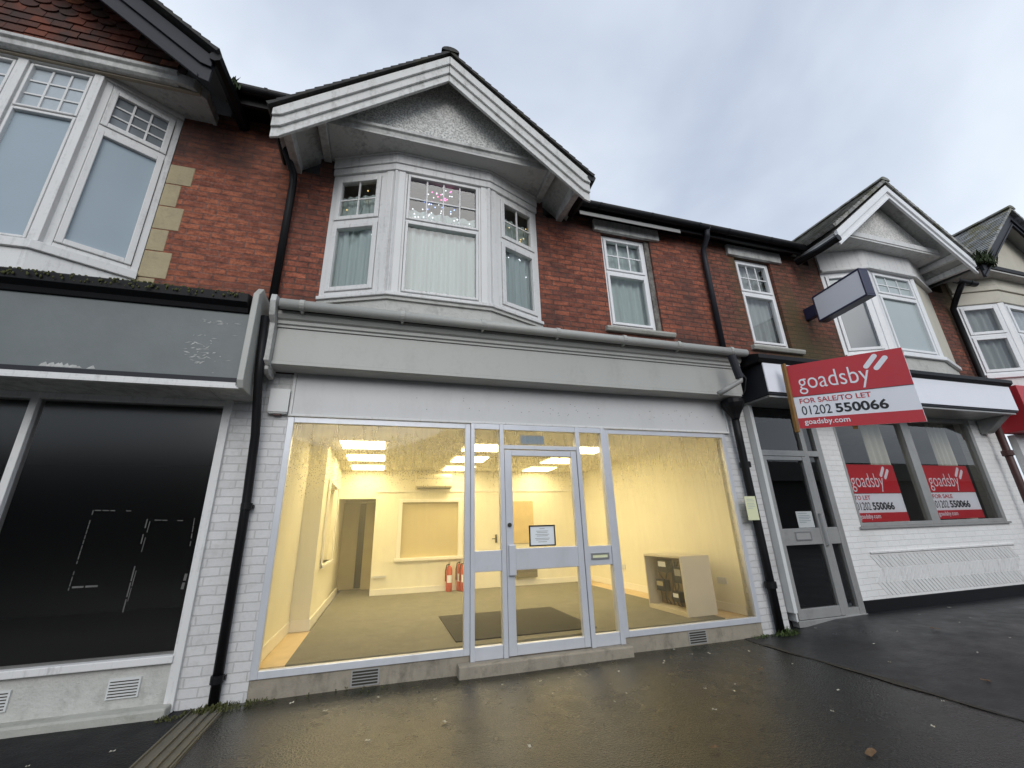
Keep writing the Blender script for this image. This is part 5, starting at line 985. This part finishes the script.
# ---------------------------------------------------------------- weeds, leaves on the pavement
def weed(x, y, z, n, h, sp, mat, name, lab, cat='weeds', seed=1):
    r = random.Random(seed); m_ = MB()
    for i in range(n):
        a = r.uniform(0, 6.283); d = sp * r.random() ** 0.7; px, py = x + d * math.cos(a) * 1.4, y + d * math.sin(a) * 0.6; hh = h * r.uniform(0.3, 1) * (1 - 0.5 * d / sp); w = r.uniform(0.003, 0.009) * (2 if 'gutter' in name else 1); la = r.uniform(0, 6.283); lx, ly = math.cos(la), math.sin(la); ln = r.uniform(0.2, 0.9) * hh
        b0 = Vector((px, py, z)); b1 = Vector((px + lx * ln * 0.4, py + ly * ln * 0.4, z + hh * 0.7)); b2 = Vector((px + lx * ln, py + ly * ln, z + hh)); s = Vector((-ly, lx, 0)) * w
        m_.add([b0 - s * .4, b0 + s * .4, b1 + s, b1 - s, b2], [(0, 1, 2, 3), (3, 2, 4)])
    return tag(m_.build(name, mat, normals=False), lab, cat)
weed(-1.18, -0.13, 0.0, 240, 0.065, 0.15, 'mossg', 'weed_clump', 'green weeds at the foot of the black downpipe by the channel', seed=1)
weed(-0.95, -0.06, 0.0, 90, 0.04, 0.16, 'mossg', 'weed_clump', 'low green weeds against the concrete plinth left of the vent', seed=2)
weed(-1.48, -0.2, 0.0, 60, 0.035, 0.09, 'mossg', 'moss_tuft', 'small moss tuft at the corner of the left shop step', 'moss', seed=21)
weed(4.62, -0.13, 0.02, 160, 0.10, 0.13, 'leafg', 'weed_clump', 'weeds at the foot of the pipe left of the grey door', seed=3)
weed(4.35, -0.06, 0.0, 70, 0.05, 0.12, 'leafg', 'weed_clump', 'sparse weeds below the right end of the lit shop window', seed=4)
weed(10.30, -0.75, 5.61, 520, 0.34, 0.24, 'leafdark', 'gutter_plant', 'dark bushy plant growing from the gutter between the two right gables', 'plant', seed=5)
weed(-1.98, -0.5, 6.1, 60, 0.16, 0.07, 'leafdark', 'gutter_plant', 'small weed sprouting from the gutter at the end of the black bargeboard', 'plant', seed=6)
weed(-0.2, -0.03, 0.0, 0 + 50, 0.03, 0.3, 'mossg', 'moss_tuft', 'thin moss line under the plinth vent left of the door step', 'moss', seed=8)
LEAF = [(-0.28, -0.55), (0.12, -0.35), (0.55, -1.0), (1.05, -0.5), (1.5, -0.42), (1.7, -1.15), (2.15, -0.6), (2.3, -1.6), (2.75, -0.5), (2.9, -1.2), (3.1, -1.9), (3.3, -0.9), (3.5, -1.5), (3.75, -0.55), (3.4, -2.3), (2.8, -2.4), (4.5, -1.3), (4.9, -0.9), (4.7, -1.9), (5.3, -1.5), (5.9, -1.0), (5.4, -2.2), (4.2, -2.6), (-1.9, -0.65), (-1.55, -0.75), (0.9, -1.5), (1.9, -2.0), (6.4, -0.8), (3.9, -2.0)] + [(R.uniform(-0.9, 4.0), -R.random() ** 2 * 2.2 - 0.1) for _ in range(16)] + [(R.uniform(4.3, 7.5), -R.random() ** 1.5 * 2.2 - 0.15) for _ in range(12)]
lm = {}
for nm, mat in (('litter', 'litter'), ('brown', 'leafbrown')):
    k = MB(); n = 9; vs = []; 
    for i in range(n): a = 2 * math.pi * i / n; rad_ = 0.03 * (0.55 + 0.45 * abs(math.cos(a))) * (1 + 0.2 * (i % 2)); vs.append((rad_ * math.cos(a), rad_ * 0.6 * math.sin(a), 0.004 + 0.006 * (i % 3 == 0)))
    vs.append((0, 0, 0.003)); k.add(vs, [(i, (i + 1) % n, n) for i in range(n)]); lm[nm] = k.build('fallen_leaf', mat)
first = {'litter': True, 'brown': True}
for i, (x, y) in enumerate(LEAF):
    nm = 'brown' if i in (11, 15, 18, 20, 22, 26) else 'litter'
    if first[nm]: o = lm[nm]; first[nm] = False
    else: o = lm[nm].copy(); COL.objects.link(o)
    s = (0.35 + 0.4 * R.random()) * (2.2 if nm == 'brown' else 1); o.scale = (s, s, 1); o.location = (x + R.uniform(-.1, .1), y + R.uniform(-.1, .1), zg(x) + 0.012); o.rotation_euler = (R.uniform(-.1, .1), R.uniform(-.1, .1), R.uniform(0, 6.28))
    tag(o, 'curled brown fallen leaf lying on the wet pavement' if nm == 'brown' else 'tiny pale scrap of leaf lying on the wet pavement', 'leaf', 'brown leaves on the pavement' if nm == 'brown' else 'pale leaf scraps on the pavement')

# ---------------------------------------------------------------- unseen terrace added across the street for the windows to reflect
op = thing('reflection_terrace', 'long dark unseen terrace added across the street for window reflections', 'terrace', (0, -19, 0))
MB().box(-60, 60, -27, -19, -0.2, 4.0).build('wall', 'opposite', op)
MB().prism_x([(-18.6, 3.9), (-23, 6.0), (-27.4, 3.9)], -60.2, 60.2).build('roof', 'slate_dark', op)
